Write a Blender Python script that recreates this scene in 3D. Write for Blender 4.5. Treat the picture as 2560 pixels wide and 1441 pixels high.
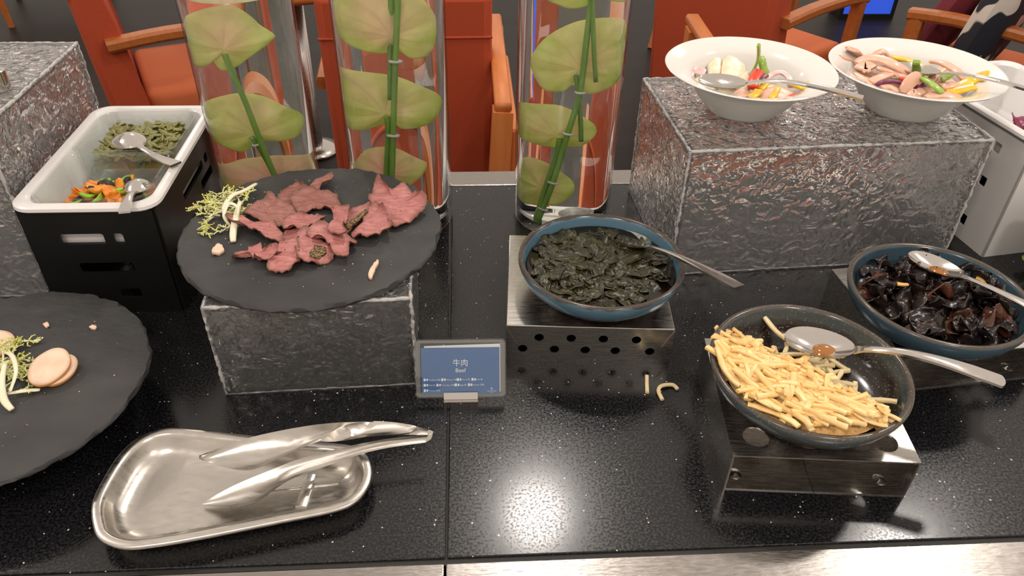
import bpy, bmesh, math, random
from mathutils import Vector, Matrix, noise, geometry

random.seed(7)
S = bpy.context.scene
for o in list(bpy.data.objects):
    bpy.data.objects.remove(o, do_unlink=True)
COL = S.collection
PI = math.pi
V = Vector

# ------------------------------------------------------------------ camera
FPX, CX, CY = 1920.0, 1280.0, 720.5          # focal length in pixels of the 2560 x 1441 frame
CAM_H = 0.60                                  # above the counter top (z = 0)
CR = V((0.9983139, -0.0552863, 0.0179811))
CF = V((0.0548349, 0.7930, -0.6067587)).normalized()
CR = (CR - CF * CR.dot(CF)).normalized()
CU = CR.cross(CF)
CP = V((0, 0, CAM_H))
cam_d = bpy.data.cameras.new('camera')
cam = bpy.data.objects.new('camera', cam_d)
COL.objects.link(cam)
cam_d.sensor_fit = 'HORIZONTAL'
cam_d.sensor_width = 36.0
cam_d.lens = 36.0 * FPX / 2560.0
cam_d.clip_start = 0.02
cam_d.clip_end = 60
m = Matrix((CR, CU, -CF)).transposed().to_4x4()
m.translation = CP
cam.matrix_world = m
S.camera = cam


def ray(px, py):
    return CF + CR * ((px - CX) / FPX) - CU * ((py - CY) / FPX)


def at(px, py, z=0.0):
    """the point of the horizontal plane at height z that the photograph shows at a pixel"""
    d = ray(px, py)
    return CP + d * ((z - CAM_H) / d.z)


# ------------------------------------------------------------------ world, lamps, exposure
w = bpy.data.worlds.new('room_ambience')
S.world = w
w.use_nodes = True
w.node_tree.nodes['Background'].inputs[0].default_value = (1.0, 0.87, 0.76, 1)
w.node_tree.nodes['Background'].inputs[1].default_value = 0.62


def lamp(name, loc, size, watts, col, target=None):
    d = bpy.data.lights.new(name, 'AREA')
    d.shape = 'DISK'
    d.size = size
    d.energy = watts
    d.color = col
    o = bpy.data.objects.new(name, d)
    COL.objects.link(o)
    o.location = loc
    if target is not None:
        o.rotation_euler = (V(target) - V(loc)).to_track_quat('-Z', 'Y').to_euler()
    return o


# a row of ceiling downlights over the far side of the counter, 1.6 m above it
lamp('downlight', (1.36, 1.38, 1.6), 0.13, 6.8, (1.0, 0.93, 0.86))
lamp('downlight', (0.21, 1.60, 1.6), 0.13, 6.8, (1.0, 0.93, 0.86))
lamp('downlight', (-1.75, 1.30, 1.6), 0.13, 6.8, (1.0, 0.93, 0.86))
# the next rows of the same ceiling, over the tables and over the aisle behind the camera
lamp('downlight', (-1.0, 3.4, 1.6), 0.16, 10, (1.0, 0.88, 0.74))
lamp('downlight', (1.7, 3.3, 1.6), 0.16, 10, (1.0, 0.88, 0.74))
lamp('downlight', (-0.6, -0.5, 1.6), 0.3, 9, (1.0, 0.9, 0.8))
lamp('downlight', (0.7, -0.5, 1.6), 0.3, 9, (1.0, 0.9, 0.8))

S.view_settings.view_transform = 'Standard'
S.view_settings.look = 'None'
S.view_settings.gamma = 1.0
S.view_settings.use_curve_mapping = False
S.view_settings.exposure = 0.40
cy = S.cycles
cy.use_denoising = True
cy.max_bounces = 12
cy.use_adaptive_sampling = True
cy.adaptive_threshold = 0.03
cy.adaptive_min_samples = 16
cy.diffuse_bounces = 2
cy.glossy_bounces = 4
cy.transmission_bounces = 10
cy.transparent_max_bounces = 16
cy.caustics_refractive = True
cy.caustics_reflective = True
cy.blur_glossy = 0.5
cy.sample_clamp_indirect = 6.0

# ------------------------------------------------------------------ helpers: objects
def mesh_obj(name, verts, faces, mat, parent=None, smooth=True, origin=None, angle=None):
    me = bpy.data.meshes.new(name)
    if origin is not None:
        og = V(origin)
        verts = [V(v) - og for v in verts]
    me.from_pydata([tuple(v) for v in verts], [], faces)
    me.validate()
    bm = bmesh.new()
    bm.from_mesh(me)
    bmesh.ops.recalc_face_normals(bm, faces=bm.faces)
    if smooth and angle is not None:
        for e in bm.edges:
            if len(e.link_faces) == 2 and e.calc_face_angle(0) > angle:
                e.smooth = False
    bm.to_mesh(me)
    bm.free()
    if smooth:
        me.polygons.foreach_set('use_smooth', [True] * len(me.polygons))
    if mat is not None:
        me.materials.append(mat)
    o = bpy.data.objects.new(name, me)
    COL.objects.link(o)
    if parent is not None:
        o.parent = parent
    if origin is not None and parent is None:
        o.location = og
    return o


def tag(o, label, cat=None, group=None, kind=None):
    if label:
        o['label'] = label
    if cat:
        o['category'] = cat
    if group:
        o['group'] = group
    if kind:
        o['kind'] = kind
    return o


def thing(name, label, cat, loc=(0, 0, 0), rotz=0.0, group=None):
    o = bpy.data.objects.new(name, None)
    o.empty_display_size = 0.02
    COL.objects.link(o)
    o.location = loc
    o.rotation_euler = (0, 0, rotz)
    return tag(o, label, cat, group)


def dup(root, label=None, group=None):
    r = root.copy()
    COL.objects.link(r)
    if label:
        r['label'] = label
    if group:
        r['group'] = group
    for ch in list(root.children):
        c = ch.copy()
        COL.objects.link(c)
        c.parent = r
        for g in list(ch.children):
            d = g.copy()
            COL.objects.link(d)
            d.parent = c
    return r


def bevel(o, w, seg=2):
    md = o.modifiers.new('bevel', 'BEVEL')
    md.width = w
    md.segments = seg
    md.limit_method = 'ANGLE'
    return o


# ------------------------------------------------------------------ helpers: shapes (verts, faces)
def merge(*parts):
    vs, fs = [], []
    for v, f in parts:
        n = len(vs)
        vs += list(v)
        fs += [[i + n for i in q] for q in f]
    return vs, fs


def xf(shape, mat):
    return [mat @ V(v) for v in shape[0]], shape[1]


def box(x0, x1, y0, y1, z0, z1):
    v = [V((x, y, z)) for z in (z0, z1) for y in (y0, y1) for x in (x0, x1)]
    f = [[0, 2, 3, 1], [4, 5, 7, 6], [0, 1, 5, 4], [2, 6, 7, 3], [0, 4, 6, 2], [1, 3, 7, 5]]
    return v, f


def rings(rs, closed=True, cap0=False, cap1=False):
    n = len(rs[0])
    vs, fs = [], []
    for r in rs:
        vs += [V(p) for p in r]
    for i in range(len(rs) - 1):
        for j in range(n if closed else n - 1):
            k = (j + 1) % n
            fs.append([i * n + j, i * n + k, (i + 1) * n + k, (i + 1) * n + j])
    if cap0:
        fs.append(list(range(n))[::-1])
    if cap1:
        b = (len(rs) - 1) * n
        fs.append([b + j for j in range(n)])
    return vs, fs


def lathe(prof, n=64):
    """prof: (r, z) list; r = 0 at an end closes it"""
    vs, fs, idx = [], [], []
    for r, z in prof:
        if r < 1e-9:
            idx.append([len(vs)] * n)
            vs.append(V((0, 0, z)))
        else:
            idx.append(list(range(len(vs), len(vs) + n)))
            vs += [V((r * math.cos(2 * PI * j / n), r * math.sin(2 * PI * j / n), z)) for j in range(n)]
    for i in range(len(prof) - 1):
        a, b = idx[i], idx[i + 1]
        for j in range(n):
            k = (j + 1) % n
            q = [a[j], a[k], b[k], b[j]]
            q2 = []
            for t in q:
                if t not in q2:
                    q2.append(t)
            if len(q2) > 2:
                fs.append(q2)
    return vs, fs


def frames(path):
    path = [V(p) for p in path]
    T = []
    for i in range(len(path)):
        a = path[max(i - 1, 0)]
        b = path[min(i + 1, len(path) - 1)]
        T.append((b - a).normalized())
    up = V((0, 0, 1)) if abs(T[0].z) < 0.9 else V((0, 1, 0))
    N = []
    for t in T:
        n = (up - t * up.dot(t))
        if n.length < 1e-4:
            n = t.orthogonal()
        n.normalize()
        up = n
        N.append(n)
    return path, T, N


def tube(path, rad, n=8, cap=True, flat=1.0):
    path, T, N = frames(path)
    rs = []
    for i, p in enumerate(path):
        r = rad[i] if isinstance(rad, (list, tuple)) else rad
        b = T[i].cross(N[i])
        rs.append([p + (b * math.cos(2 * PI * j / n) + N[i] * math.sin(2 * PI * j / n) * flat) * r for j in range(n)])
    return rings(rs, True, cap, cap)


def smooth_path(pts, k=6, closed=False):
    pts = [V(p) for p in pts]
    n = len(pts)
    out = []
    for i in range(n if closed else n - 1):
        if closed:
            p0, p1, p2, p3 = pts[i - 1], pts[i], pts[(i + 1) % n], pts[(i + 2) % n]
        else:
            p0, p1, p2, p3 = pts[max(i - 1, 0)], pts[i], pts[i + 1], pts[min(i + 2, n - 1)]
        for j in range(k):
            t = j / k
            out.append(0.5 * ((2 * p1) + (p2 - p0) * t + (2 * p0 - 5 * p1 + 4 * p2 - p3) * t * t + (3 * p1 - p0 - 3 * p2 + p3) * t ** 3))
    if not closed:
        out.append(pts[-1])
    return out


def sweep(path, w, t, round_=True):
    """a strip of width w and thickness t along a path"""
    path, T, N = frames(path)
    rs = []
    n = len(path)
    for i, p in enumerate(path):
        b = T[i].cross(N[i])
        ww = w[i] if isinstance(w, (list, tuple)) else w
        tt = t[i] if isinstance(t, (list, tuple)) else t
        a, c = ww / 2, tt / 2
        if round_:
            sec = [(-a, -c * .5), (-a * .75, -c), (a * .75, -c), (a, -c * .5), (a, c * .5), (a * .75, c), (-a * .75, c), (-a, c * .5)]
        else:
            sec = [(-a, -c), (a, -c), (a, c), (-a, c)]
        rs.append([p + b * x + N[i] * y for x, y in sec])
    return rings(rs, True, True, True)


def rrect(x0, x1, y0, y1, r, k=6):
    pts = []
    for cx, cy_, a0 in ((x1 - r, y1 - r, 0), (x0 + r, y1 - r, PI / 2), (x0 + r, y0 + r, PI), (x1 - r, y0 + r, 1.5 * PI)):
        for j in range(k + 1):
            a = a0 + PI / 2 * j / k
            pts.append(V((cx + r * math.cos(a), cy_ + r * math.sin(a), 0)))
    return pts


def resample(pts, n):
    pts = [V(p) for p in pts]
    L = [0]
    m_ = len(pts)
    for i in range(m_):
        L.append(L[-1] + (pts[(i + 1) % m_] - pts[i]).length)
    out = []
    i = 0
    for k in range(n):
        s = L[-1] * k / n
        while L[i + 1] < s:
            i += 1
        t = (s - L[i]) / max(L[i + 1] - L[i], 1e-9)
        out.append(pts[i % m_].lerp(pts[(i + 1) % m_], t))
    return out


def xpoly(outer, holes, t, mat=None):
    """flat panel in the local XY plane (thickness t up +Z) with holes cut through"""
    loops = [list(outer)] + [list(h) for h in holes]
    v2, ed = [], []
    for lp in loops:
        b = len(v2)
        v2 += [V((p[0], p[1])) for p in lp]
        ed += [(b + i, b + (i + 1) % len(lp)) for i in range(len(lp))]
    rv, re_, rf, *_ = geometry.delaunay_2d_cdt(v2, ed, [], 0, 1e-7)

    def inside(p, lp):
        c = False
        for i in range(len(lp)):
            a, b = lp[i], lp[i - 1]
            if (a[1] > p.y) != (b[1] > p.y) and p.x < (b[0] - a[0]) * (p.y - a[1]) / (b[1] - a[1]) + a[0]:
                c = not c
        return c
    keep = []
    for q in rf:
        c = sum((rv[i] for i in q), V((0, 0))) / len(q)
        if inside(c, loops[0]) and not any(inside(c, h) for h in loops[1:]):
            keep.append(list(q))
    n = len(rv)
    vs = [V((p.x, p.y, 0)) for p in rv] + [V((p.x, p.y, t)) for p in rv]
    fs = [q[::-1] for q in keep] + [[i + n for i in q] for q in keep]
    cnt = {}
    for q in keep:
        for i in range(len(q)):
            e = (q[i - 1], q[i])
            k = tuple(sorted(e))
            cnt.setdefault(k, []).append(e)
    for k, l in cnt.items():
        if len(l) == 1:
            a, b = l[0]
            fs.append([a, b, b + n, a + n])
    if mat is not None:
        vs = [mat @ v for v in vs]
    return vs, fs


def circle(cx, cy_, r, n=20):
    return [(cx + r * math.cos(2 * PI * i / n), cy_ + r * math.sin(2 * PI * i / n)) for i in range(n)]


def rect(x0, x1, y0, y1):
    return [(x0, y0), (x1, y0), (x1, y1), (x0, y1)]


def M_(loc=(0, 0, 0), rx=0, ry=0, rz=0, s=1):
    return Matrix.Translation(loc) @ Matrix.Rotation(rz, 4, 'Z') @ Matrix.Rotation(ry, 4, 'Y') @ Matrix.Rotation(rx, 4, 'X') @ Matrix.Diagonal((s, s, s, 1) if not isinstance(s, tuple) else (*s, 1))


def fbm(p, s=1.0):
    p = V(p) * s
    return noise.noise(p) + 0.5 * noise.noise(p * 2.1 + V((3, 1, 7))) + 0.25 * noise.noise(p * 4.3)


def sheet(outline, thick, fz, n=56, nr=6, centre=None, jag=0.0, seed=0):
    """a thin slice with the given outline (points, star shaped about its centre); fz(p, s) lifts its surface"""
    out = resample(outline, n)
    c = centre if centre is not None else sum(out, V((0, 0, 0))) / n
    top, bot = [], []
    for i in range(1, nr + 1):
        s = i / nr
        rt, rb = [], []
        for p in out:
            q = c + (p - c) * s
            if i == nr and jag:
                q += (p - c).normalized() * jag * fbm(p + V((seed, 0, 0)), 260)
            z = fz(q, s)
            e = 0.8 if i == nr else 1.0
            rt.append(q + V((0, 0, z + thick / 2 * e)))
            rb.append(q + V((0, 0, z - thick / 2 * e)))
        top.append(rt)
        bot.append(rb)
    seq = top + bot[::-1]
    vs, fs = rings(seq, True)
    ct = len(vs)
    z = fz(c, 0)
    vs.append(c + V((0, 0, z + thick / 2)))
    vs.append(c + V((0, 0, z - thick / 2)))
    b = (len(seq) - 1) * n
    for j in range(n):
        k = (j + 1) % n
        fs.append([ct, k, j])
        fs.append([ct + 1, b + j, b + k])
    return vs, fs


# ------------------------------------------------------------------ helpers: materials
def nodes_of(name):
    mt = bpy.data.materials.new(name)
    mt.use_nodes = True
    nt = mt.node_tree
    return mt, nt, nt.nodes['Principled BSDF']


def N(nt, t, **kw):
    n = nt.nodes.new(t)
    for k, v in kw.items():
        if k in n.inputs:
            n.inputs[k].default_value = v
        else:
            setattr(n, k, v)
    return n


def rgba(c):
    return (*c, 1) if len(c) == 3 else c


def pmat(name, col, rough=0.5, metal=0.0, col2=None, nscale=20, ndetail=4, bump=0.0, bscale=100, bdist=0.001,
         coat=0.0, sss=0.0, trans=0.0, ior=1.5, stretch=None, spec=0.5, contrast=(0.35, 0.65), rough2=None):
    mt, nt, b = nodes_of(name)
    b.inputs['Base Color'].default_value = rgba(col)
    b.inputs['Roughness'].default_value = rough
    b.inputs['Metallic'].default_value = metal
    b.inputs['IOR'].default_value = ior
    b.inputs['Specular IOR Level'].default_value = spec
    b.inputs['Coat Weight'].default_value = coat
    b.inputs['Coat Roughness'].default_value = 0.08
    b.inputs['Transmission Weight'].default_value = trans
    if sss:
        b.inputs['Subsurface Weight'].default_value = sss
        b.inputs['Subsurface Radius'].default_value = (0.006, 0.003, 0.002)
        b.inputs['Subsurface Scale'].default_value = 0.5
    L = nt.links.new
    tc = N(nt, 'ShaderNodeTexCoord')
    mp = N(nt, 'ShaderNodeMapping')
    L(tc.outputs['Object'], mp.inputs['Vector'])
    if stretch:
        mp.inputs['Scale'].default_value = stretch
    if col2 is not None:
        n1 = N(nt, 'ShaderNodeTexNoise', Scale=nscale, Detail=ndetail)
        L(mp.outputs[0], n1.inputs['Vector'])
        rp = N(nt, 'ShaderNodeValToRGB')
        rp.color_ramp.elements[0].position = contrast[0]
        rp.color_ramp.elements[1].position = contrast[1]
        rp.color_ramp.elements[0].color = rgba(col)
        rp.color_ramp.elements[1].color = rgba(col2)
        L(n1.outputs['Fac'], rp.inputs[0])
        L(rp.outputs[0], b.inputs['Base Color'])
        if rough2 is not None:
            mr = N(nt, 'ShaderNodeMapRange')
            mr.inputs['To Min'].default_value = rough
            mr.inputs['To Max'].default_value = rough2
            mr.inputs['From Min'].default_value = contrast[0]
            mr.inputs['From Max'].default_value = contrast[1]
            L(n1.outputs['Fac'], mr.inputs['Value'])
            L(mr.outputs[0], b.inputs['Roughness'])
    if bump:
        n2 = N(nt, 'ShaderNodeTexNoise', Scale=bscale, Detail=4)
        L(mp.outputs[0], n2.inputs['Vector'])
        bp = N(nt, 'ShaderNodeBump', Strength=bump, Distance=bdist)
        L(n2.outputs['Fac'], bp.inputs['Height'])
        L(bp.outputs[0], b.inputs['Normal'])
    return mt
# ------------------------------------------------------------------ materials
def granite():
    mt, nt, b = nodes_of('black_granite')
    L = nt.links.new
    tc = N(nt, 'ShaderNodeTexCoord')
    # pale flecks
    vo = N(nt, 'ShaderNodeTexVoronoi', Scale=210)
    nz = N(nt, 'ShaderNodeTexNoise', Scale=60, Detail=3)
    mx = N(nt, 'ShaderNodeMix', data_type='VECTOR')
    mx.inputs[0].default_value = 0.004
    L(tc.outputs['Object'], nz.inputs['Vector'])
    L(tc.outputs['Object'], mx.inputs[4])
    L(nz.outputs['Color'], mx.inputs[5])
    L(mx.outputs[1], vo.inputs['Vector'])
    sx = N(nt, 'ShaderNodeSeparateColor')
    L(vo.outputs['Color'], sx.inputs[0])
    pick = N(nt, 'ShaderNodeMath', operation='GREATER_THAN')
    pick.inputs[1].default_value = 0.80
    L(sx.outputs[0], pick.inputs[0])
    size = N(nt, 'ShaderNodeMath', operation='MULTIPLY')
    size.inputs[1].default_value = 0.20
    L(sx.outputs[1], size.inputs[0])
    lt = N(nt, 'ShaderNodeMath', operation='LESS_THAN')
    L(vo.outputs['Distance'], lt.inputs[0])
    L(size.outputs[0], lt.inputs[1])
    mul = N(nt, 'ShaderNodeMath', operation='MULTIPLY')
    L(pick.outputs[0], mul.inputs[0])
    L(lt.outputs[0], mul.inputs[1])
    # fine grey mottling of the stone
    n2 = N(nt, 'ShaderNodeTexNoise', Scale=420, Detail=3)
    L(tc.outputs['Object'], n2.inputs['Vector'])
    rp = N(nt, 'ShaderNodeValToRGB')
    rp.color_ramp.elements[0].position = 0.42
    rp.color_ramp.elements[0].color = (0.004, 0.004, 0.005, 1)
    rp.color_ramp.elements[1].position = 0.72
    rp.color_ramp.elements[1].color = (0.022, 0.022, 0.024, 1)
    L(n2.outputs['Fac'], rp.inputs[0])
    mc = N(nt, 'ShaderNodeMix', data_type='RGBA')
    L(mul.outputs[0], mc.inputs[0])
    L(rp.outputs[0], mc.inputs[6])
    mc.inputs[7].default_value = (0.55, 0.53, 0.5, 1)
    L(mc.outputs[2], b.inputs['Base Color'])
    rr = N(nt, 'ShaderNodeMapRange')
    rr.inputs['From Min'].default_value = 0.4
    rr.inputs['From Max'].default_value = 0.65
    rr.inputs['To Min'].default_value = 0.15
    rr.inputs['To Max'].default_value = 0.28
    L(n2.outputs['Fac'], rr.inputs['Value'])
    L(rr.outputs[0], b.inputs['Roughness'])
    return mt


def steel(name, col=(0.56, 0.54, 0.51), rough=0.24, stretch=(1, 12, 1), bump=0.25, bscale=60, rough2=None):
    mt, nt, b = nodes_of(name)
    L = nt.links.new
    b.inputs['Base Color'].default_value = rgba(col)
    b.inputs['Metallic'].default_value = 1.0
    tc = N(nt, 'ShaderNodeTexCoord')
    mp = N(nt, 'ShaderNodeMapping')
    mp.inputs['Scale'].default_value = stretch
    L(tc.outputs['Object'], mp.inputs['Vector'])
    n1 = N(nt, 'ShaderNodeTexNoise', Scale=bscale, Detail=6)
    L(mp.outputs[0], n1.inputs['Vector'])
    mr = N(nt, 'ShaderNodeMapRange')
    mr.inputs['To Min'].default_value = rough * 0.75
    mr.inputs['To Max'].default_value = rough * 1.3 if rough2 is None else rough2
    mr.inputs['From Min'].default_value = 0.3
    mr.inputs['From Max'].default_value = 0.7
    L(n1.outputs['Fac'], mr.inputs['Value'])
    L(mr.outputs[0], b.inputs['Roughness'])
    bp = N(nt, 'ShaderNodeBump', Strength=bump, Distance=0.0003)
    L(n1.outputs['Fac'], bp.inputs['Height'])
    L(bp.outputs[0], b.inputs['Normal'])
    return mt


def acrylic():
    mt, nt, b = nodes_of('rippled_clear_acrylic')
    L = nt.links.new
    tc = N(nt, 'ShaderNodeTexCoord')
    n0 = N(nt, 'ShaderNodeTexNoise', Scale=50, Detail=1.6, Distortion=0.6)
    L(tc.outputs['Object'], n0.inputs['Vector'])
    n1 = N(nt, 'ShaderNodeMath', operation='ABSOLUTE')
    sb = N(nt, 'ShaderNodeMath', operation='SUBTRACT')
    sb.inputs[1].default_value = 0.5
    L(n0.outputs['Fac'], sb.inputs[0])
    L(sb.outputs[0], n1.inputs[0])
    n2 = N(nt, 'ShaderNodeTexNoise', Scale=150, Detail=1)
    L(tc.outputs['Object'], n2.inputs['Vector'])
    ad = N(nt, 'ShaderNodeMath', operation='MULTIPLY_ADD')
    ad.inputs[1].default_value = 0.12
    L(n2.outputs['Fac'], ad.inputs[0])
    L(n1.outputs[0], ad.inputs[2])
    bp = N(nt, 'ShaderNodeBump', Strength=1.0, Distance=0.0090)
    L(ad.outputs[0], bp.inputs['Height'])
    b.inputs['Base Color'].default_value = (0.97, 0.97, 0.97, 1)
    b.inputs['Roughness'].default_value = 0.04
    b.inputs['Transmission Weight'].default_value = 0.945
    b.inputs['IOR'].default_value = 1.49
    L(bp.outputs[0], b.inputs['Normal'])
    return mt


def glass(name, col=(1, 1, 1), ior=1.45, rough=0.0):
    mt, nt, b = nodes_of(name)
    b.inputs['Base Color'].default_value = rgba(col)
    b.inputs['Roughness'].default_value = rough
    b.inputs['Transmission Weight'].default_value = 1.0
    b.inputs['IOR'].default_value = ior
    return mt


def spathe_mat():
    mt, nt, b = nodes_of('anthurium_spathe')
    L = nt.links.new
    at_ = N(nt, 'ShaderNodeVertexColor')
    at_.layer_name = 'tint'
    tc = N(nt, 'ShaderNodeTexCoord')
    wv = N(nt, 'ShaderNodeTexNoise', Scale=70, Detail=4)
    L(tc.outputs['Object'], wv.inputs['Vector'])
    mx = N(nt, 'ShaderNodeMix', data_type='RGBA', blend_type='MULTIPLY')
    mx.inputs[0].default_value = 0.22
    L(at_.outputs['Color'], mx.inputs[6])
    rp = N(nt, 'ShaderNodeValToRGB')
    rp.color_ramp.elements[0].position = 0.3
    rp.color_ramp.elements[0].color = (0.6, 0.62, 0.5, 1)
    rp.color_ramp.elements[1].position = 0.6
    rp.color_ramp.elements[1].color = (1, 1, 1, 1)
    L(wv.outputs['Fac'], rp.inputs[0])
    L(rp.outputs[0], mx.inputs[7])
    L(mx.outputs[2], b.inputs['Base Color'])
    b.inputs['Roughness'].default_value = 0.35
    bp = N(nt, 'ShaderNodeBump', Strength=0.4, Distance=0.002)
    L(wv.outputs['Fac'], bp.inputs['Height'])
    L(bp.outputs[0], b.inputs['Normal'])
    tr = N(nt, 'ShaderNodeBsdfTranslucent')
    L(mx.outputs[2], tr.inputs['Color'])
    ms = N(nt, 'ShaderNodeMixShader')
    ms.inputs[0].default_value = 0.5
    L(b.outputs[0], ms.inputs[1])
    L(tr.outputs[0], ms.inputs[2])
    L(ms.outputs[0], nt.nodes['Material Output'].inputs[0])
    return mt


def slate_mat():
    mt = pmat('dark_slate', (0.022, 0.022, 0.023), 0.62, col2=(0.045, 0.044, 0.043), nscale=14, ndetail=8, bump=0.5, bscale=55, bdist=0.0025, contrast=(0.3, 0.75), stretch=(1, 1.6, 1))
    return mt


def glaze(name, base, low, band, rim, specks, lo=0.47):
    """reactive glaze: a blue band under a brown lip, running into a speckled brown base"""
    mt, nt, b = nodes_of(name)
    L = nt.links.new
    tc = N(nt, 'ShaderNodeTexCoord')
    sp = N(nt, 'ShaderNodeSeparateXYZ')
    L(tc.outputs['Object'], sp.inputs[0])
    nz = N(nt, 'ShaderNodeTexNoise', Scale=45, Detail=5)
    L(tc.outputs['Object'], nz.inputs['Vector'])
    ad = N(nt, 'ShaderNodeMath', operation='MULTIPLY_ADD')
    ad.inputs[1].default_value = 0.010
    L(nz.outputs['Fac'], ad.inputs[0])
    L(sp.outputs['Z'], ad.inputs[2])
    rp = N(nt, 'ShaderNodeValToRGB')
    mr = N(nt, 'ShaderNodeMapRange')
    mr.inputs['From Min'].default_value = 0.0
    mr.inputs['From Max'].default_value = 0.055
    L(ad.outputs[0], mr.inputs['Value'])
    L(mr.outputs[0], rp.inputs[0])
    e = rp.color_ramp.elements
    e[0].position = 0.0
    e[0].color = rgba(base)
    e[1].position = lo
    e[1].color = rgba(low)
    for p, c in ((lo + .10, tuple((x + y) / 2 for x, y in zip(low, band))), (lo + .16, band), (0.845, band), (0.875, rim), (0.96, rim)):
        x = e.new(p)
        x.color = rgba(c)
    vo = N(nt, 'ShaderNodeTexNoise', Scale=480, Detail=1)
    L(tc.outputs['Object'], vo.inputs['Vector'])
    gt = N(nt, 'ShaderNodeMapRange')
    gt.inputs['From Min'].default_value = 0.64
    gt.inputs['From Max'].default_value = 0.72
    gt.inputs['To Max'].default_value = specks
    L(vo.outputs['Fac'], gt.inputs['Value'])
    mx = N(nt, 'ShaderNodeMix', data_type='RGBA')
    L(gt.outputs[0], mx.inputs[0])
    L(rp.outputs[0], mx.inputs[6])
    mx.inputs[7].default_value = (0.20, 0.18, 0.15, 1)
    L(mx.outputs[2], b.inputs['Base Color'])
    b.inputs['Roughness'].default_value = 0.18
    return mt


def slice_mat(name, c1, c2, edge, scale=60):
    """meat: colour mottling with fibre; the vertex tint marks the cooked rim"""
    mt, nt, b = nodes_of(name)
    L = nt.links.new
    tc = N(nt, 'ShaderNodeTexCoord')
    mp = N(nt, 'ShaderNodeMapping')
    mp.inputs['Scale'].default_value = (1, 3.5, 2)
    mp.inputs['Rotation'].default_value = (0, 0, 0.6)
    L(tc.outputs['Object'], mp.inputs['Vector'])
    nz = N(nt, 'ShaderNodeTexNoise', Scale=scale, Detail=6)
    L(mp.outputs[0], nz.inputs['Vector'])
    rp = N(nt, 'ShaderNodeValToRGB')
    rp.color_ramp.elements[0].position = 0.32
    rp.color_ramp.elements[0].color = rgba(c1)
    rp.color_ramp.elements[1].position = 0.68
    rp.color_ramp.elements[1].color = rgba(c2)
    L(nz.outputs['Fac'], rp.inputs[0])
    vc = N(nt, 'ShaderNodeVertexColor')
    vc.layer_name = 'tint'
    sp = N(nt, 'ShaderNodeSeparateColor')
    L(vc.outputs['Color'], sp.inputs[0])
    mx = N(nt, 'ShaderNodeMix', data_type='RGBA')
    L(sp.outputs[0], mx.inputs[0])
    L(rp.outputs[0], mx.inputs[6])
    mx.inputs[7].default_value = rgba(edge)
    n3 = N(nt, 'ShaderNodeTexVoronoi', Scale=230)
    L(tc.outputs['Object'], n3.inputs['Vector'])
    s2 = N(nt, 'ShaderNodeSeparateColor')
    L(n3.outputs['Color'], s2.inputs[0])
    g = N(nt, 'ShaderNodeMath', operation='GREATER_THAN')
    g.inputs[1].default_value = 0.72
    L(s2.outputs[0], g.inputs[0])
    l = N(nt, 'ShaderNodeMath', operation='LESS_THAN')
    l.inputs[1].default_value = 0.22
    L(n3.outputs['Distance'], l.inputs[0])
    pm = N(nt, 'ShaderNodeMath', operation='MULTIPLY')
    L(g.outputs[0], pm.inputs[0])
    L(l.outputs[0], pm.inputs[1])
    pm2 = N(nt, 'ShaderNodeMath', operation='MULTIPLY')
    L(pm.outputs[0], pm2.inputs[0])
    L(sp.outputs[1], pm2.inputs[1])
    m2 = N(nt, 'ShaderNodeMix', data_type='RGBA')
    L(pm2.outputs[0], m2.inputs[0])
    L(mx.outputs[2], m2.inputs[6])
    m2.inputs[7].default_value = (0.03, 0.018, 0.01, 1)
    L(m2.outputs[2], b.inputs['Base Color'])
    b.inputs['Roughness'].default_value = 0.42
    bp = N(nt, 'ShaderNodeBump', Strength=1.0, Distance=0.0022)
    L(nz.outputs['Fac'], bp.inputs['Height'])
    L(bp.outputs[0], b.inputs['Normal'])
    return mt


def thin_clear(name, tint=(0.97, 0.985, 0.98), ior=1.46):
    """thin clear sheet: passes light straight through, mirrors by Fresnel"""
    mt, nt, b = nodes_of(name)
    nt.nodes.remove(b)
    L = nt.links.new
    tr = N(nt, 'ShaderNodeBsdfTransparent')
    tr.inputs[0].default_value = rgba(tint)
    gl = N(nt, 'ShaderNodeBsdfGlossy')
    gl.inputs['Roughness'].default_value = 0.02
    lw = N(nt, 'ShaderNodeLayerWeight')
    pw = N(nt, 'ShaderNodeMath', operation='POWER')
    pw.inputs[1].default_value = 5.0
    L(lw.outputs['Facing'], pw.inputs[0])
    f0 = ((ior - 1) / (ior + 1)) ** 2
    fr = N(nt, 'ShaderNodeMath', operation='MULTIPLY_ADD')
    fr.inputs[1].default_value = 1 - f0
    fr.inputs[2].default_value = f0
    L(pw.outputs[0], fr.inputs[0])
    ms = N(nt, 'ShaderNodeMixShader')
    L(fr.outputs[0], ms.inputs[0])
    L(tr.outputs[0], ms.inputs[1])
    L(gl.outputs[0], ms.inputs[2])
    L(ms.outputs[0], nt.nodes['Material Output'].inputs[0])
    return mt


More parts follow.
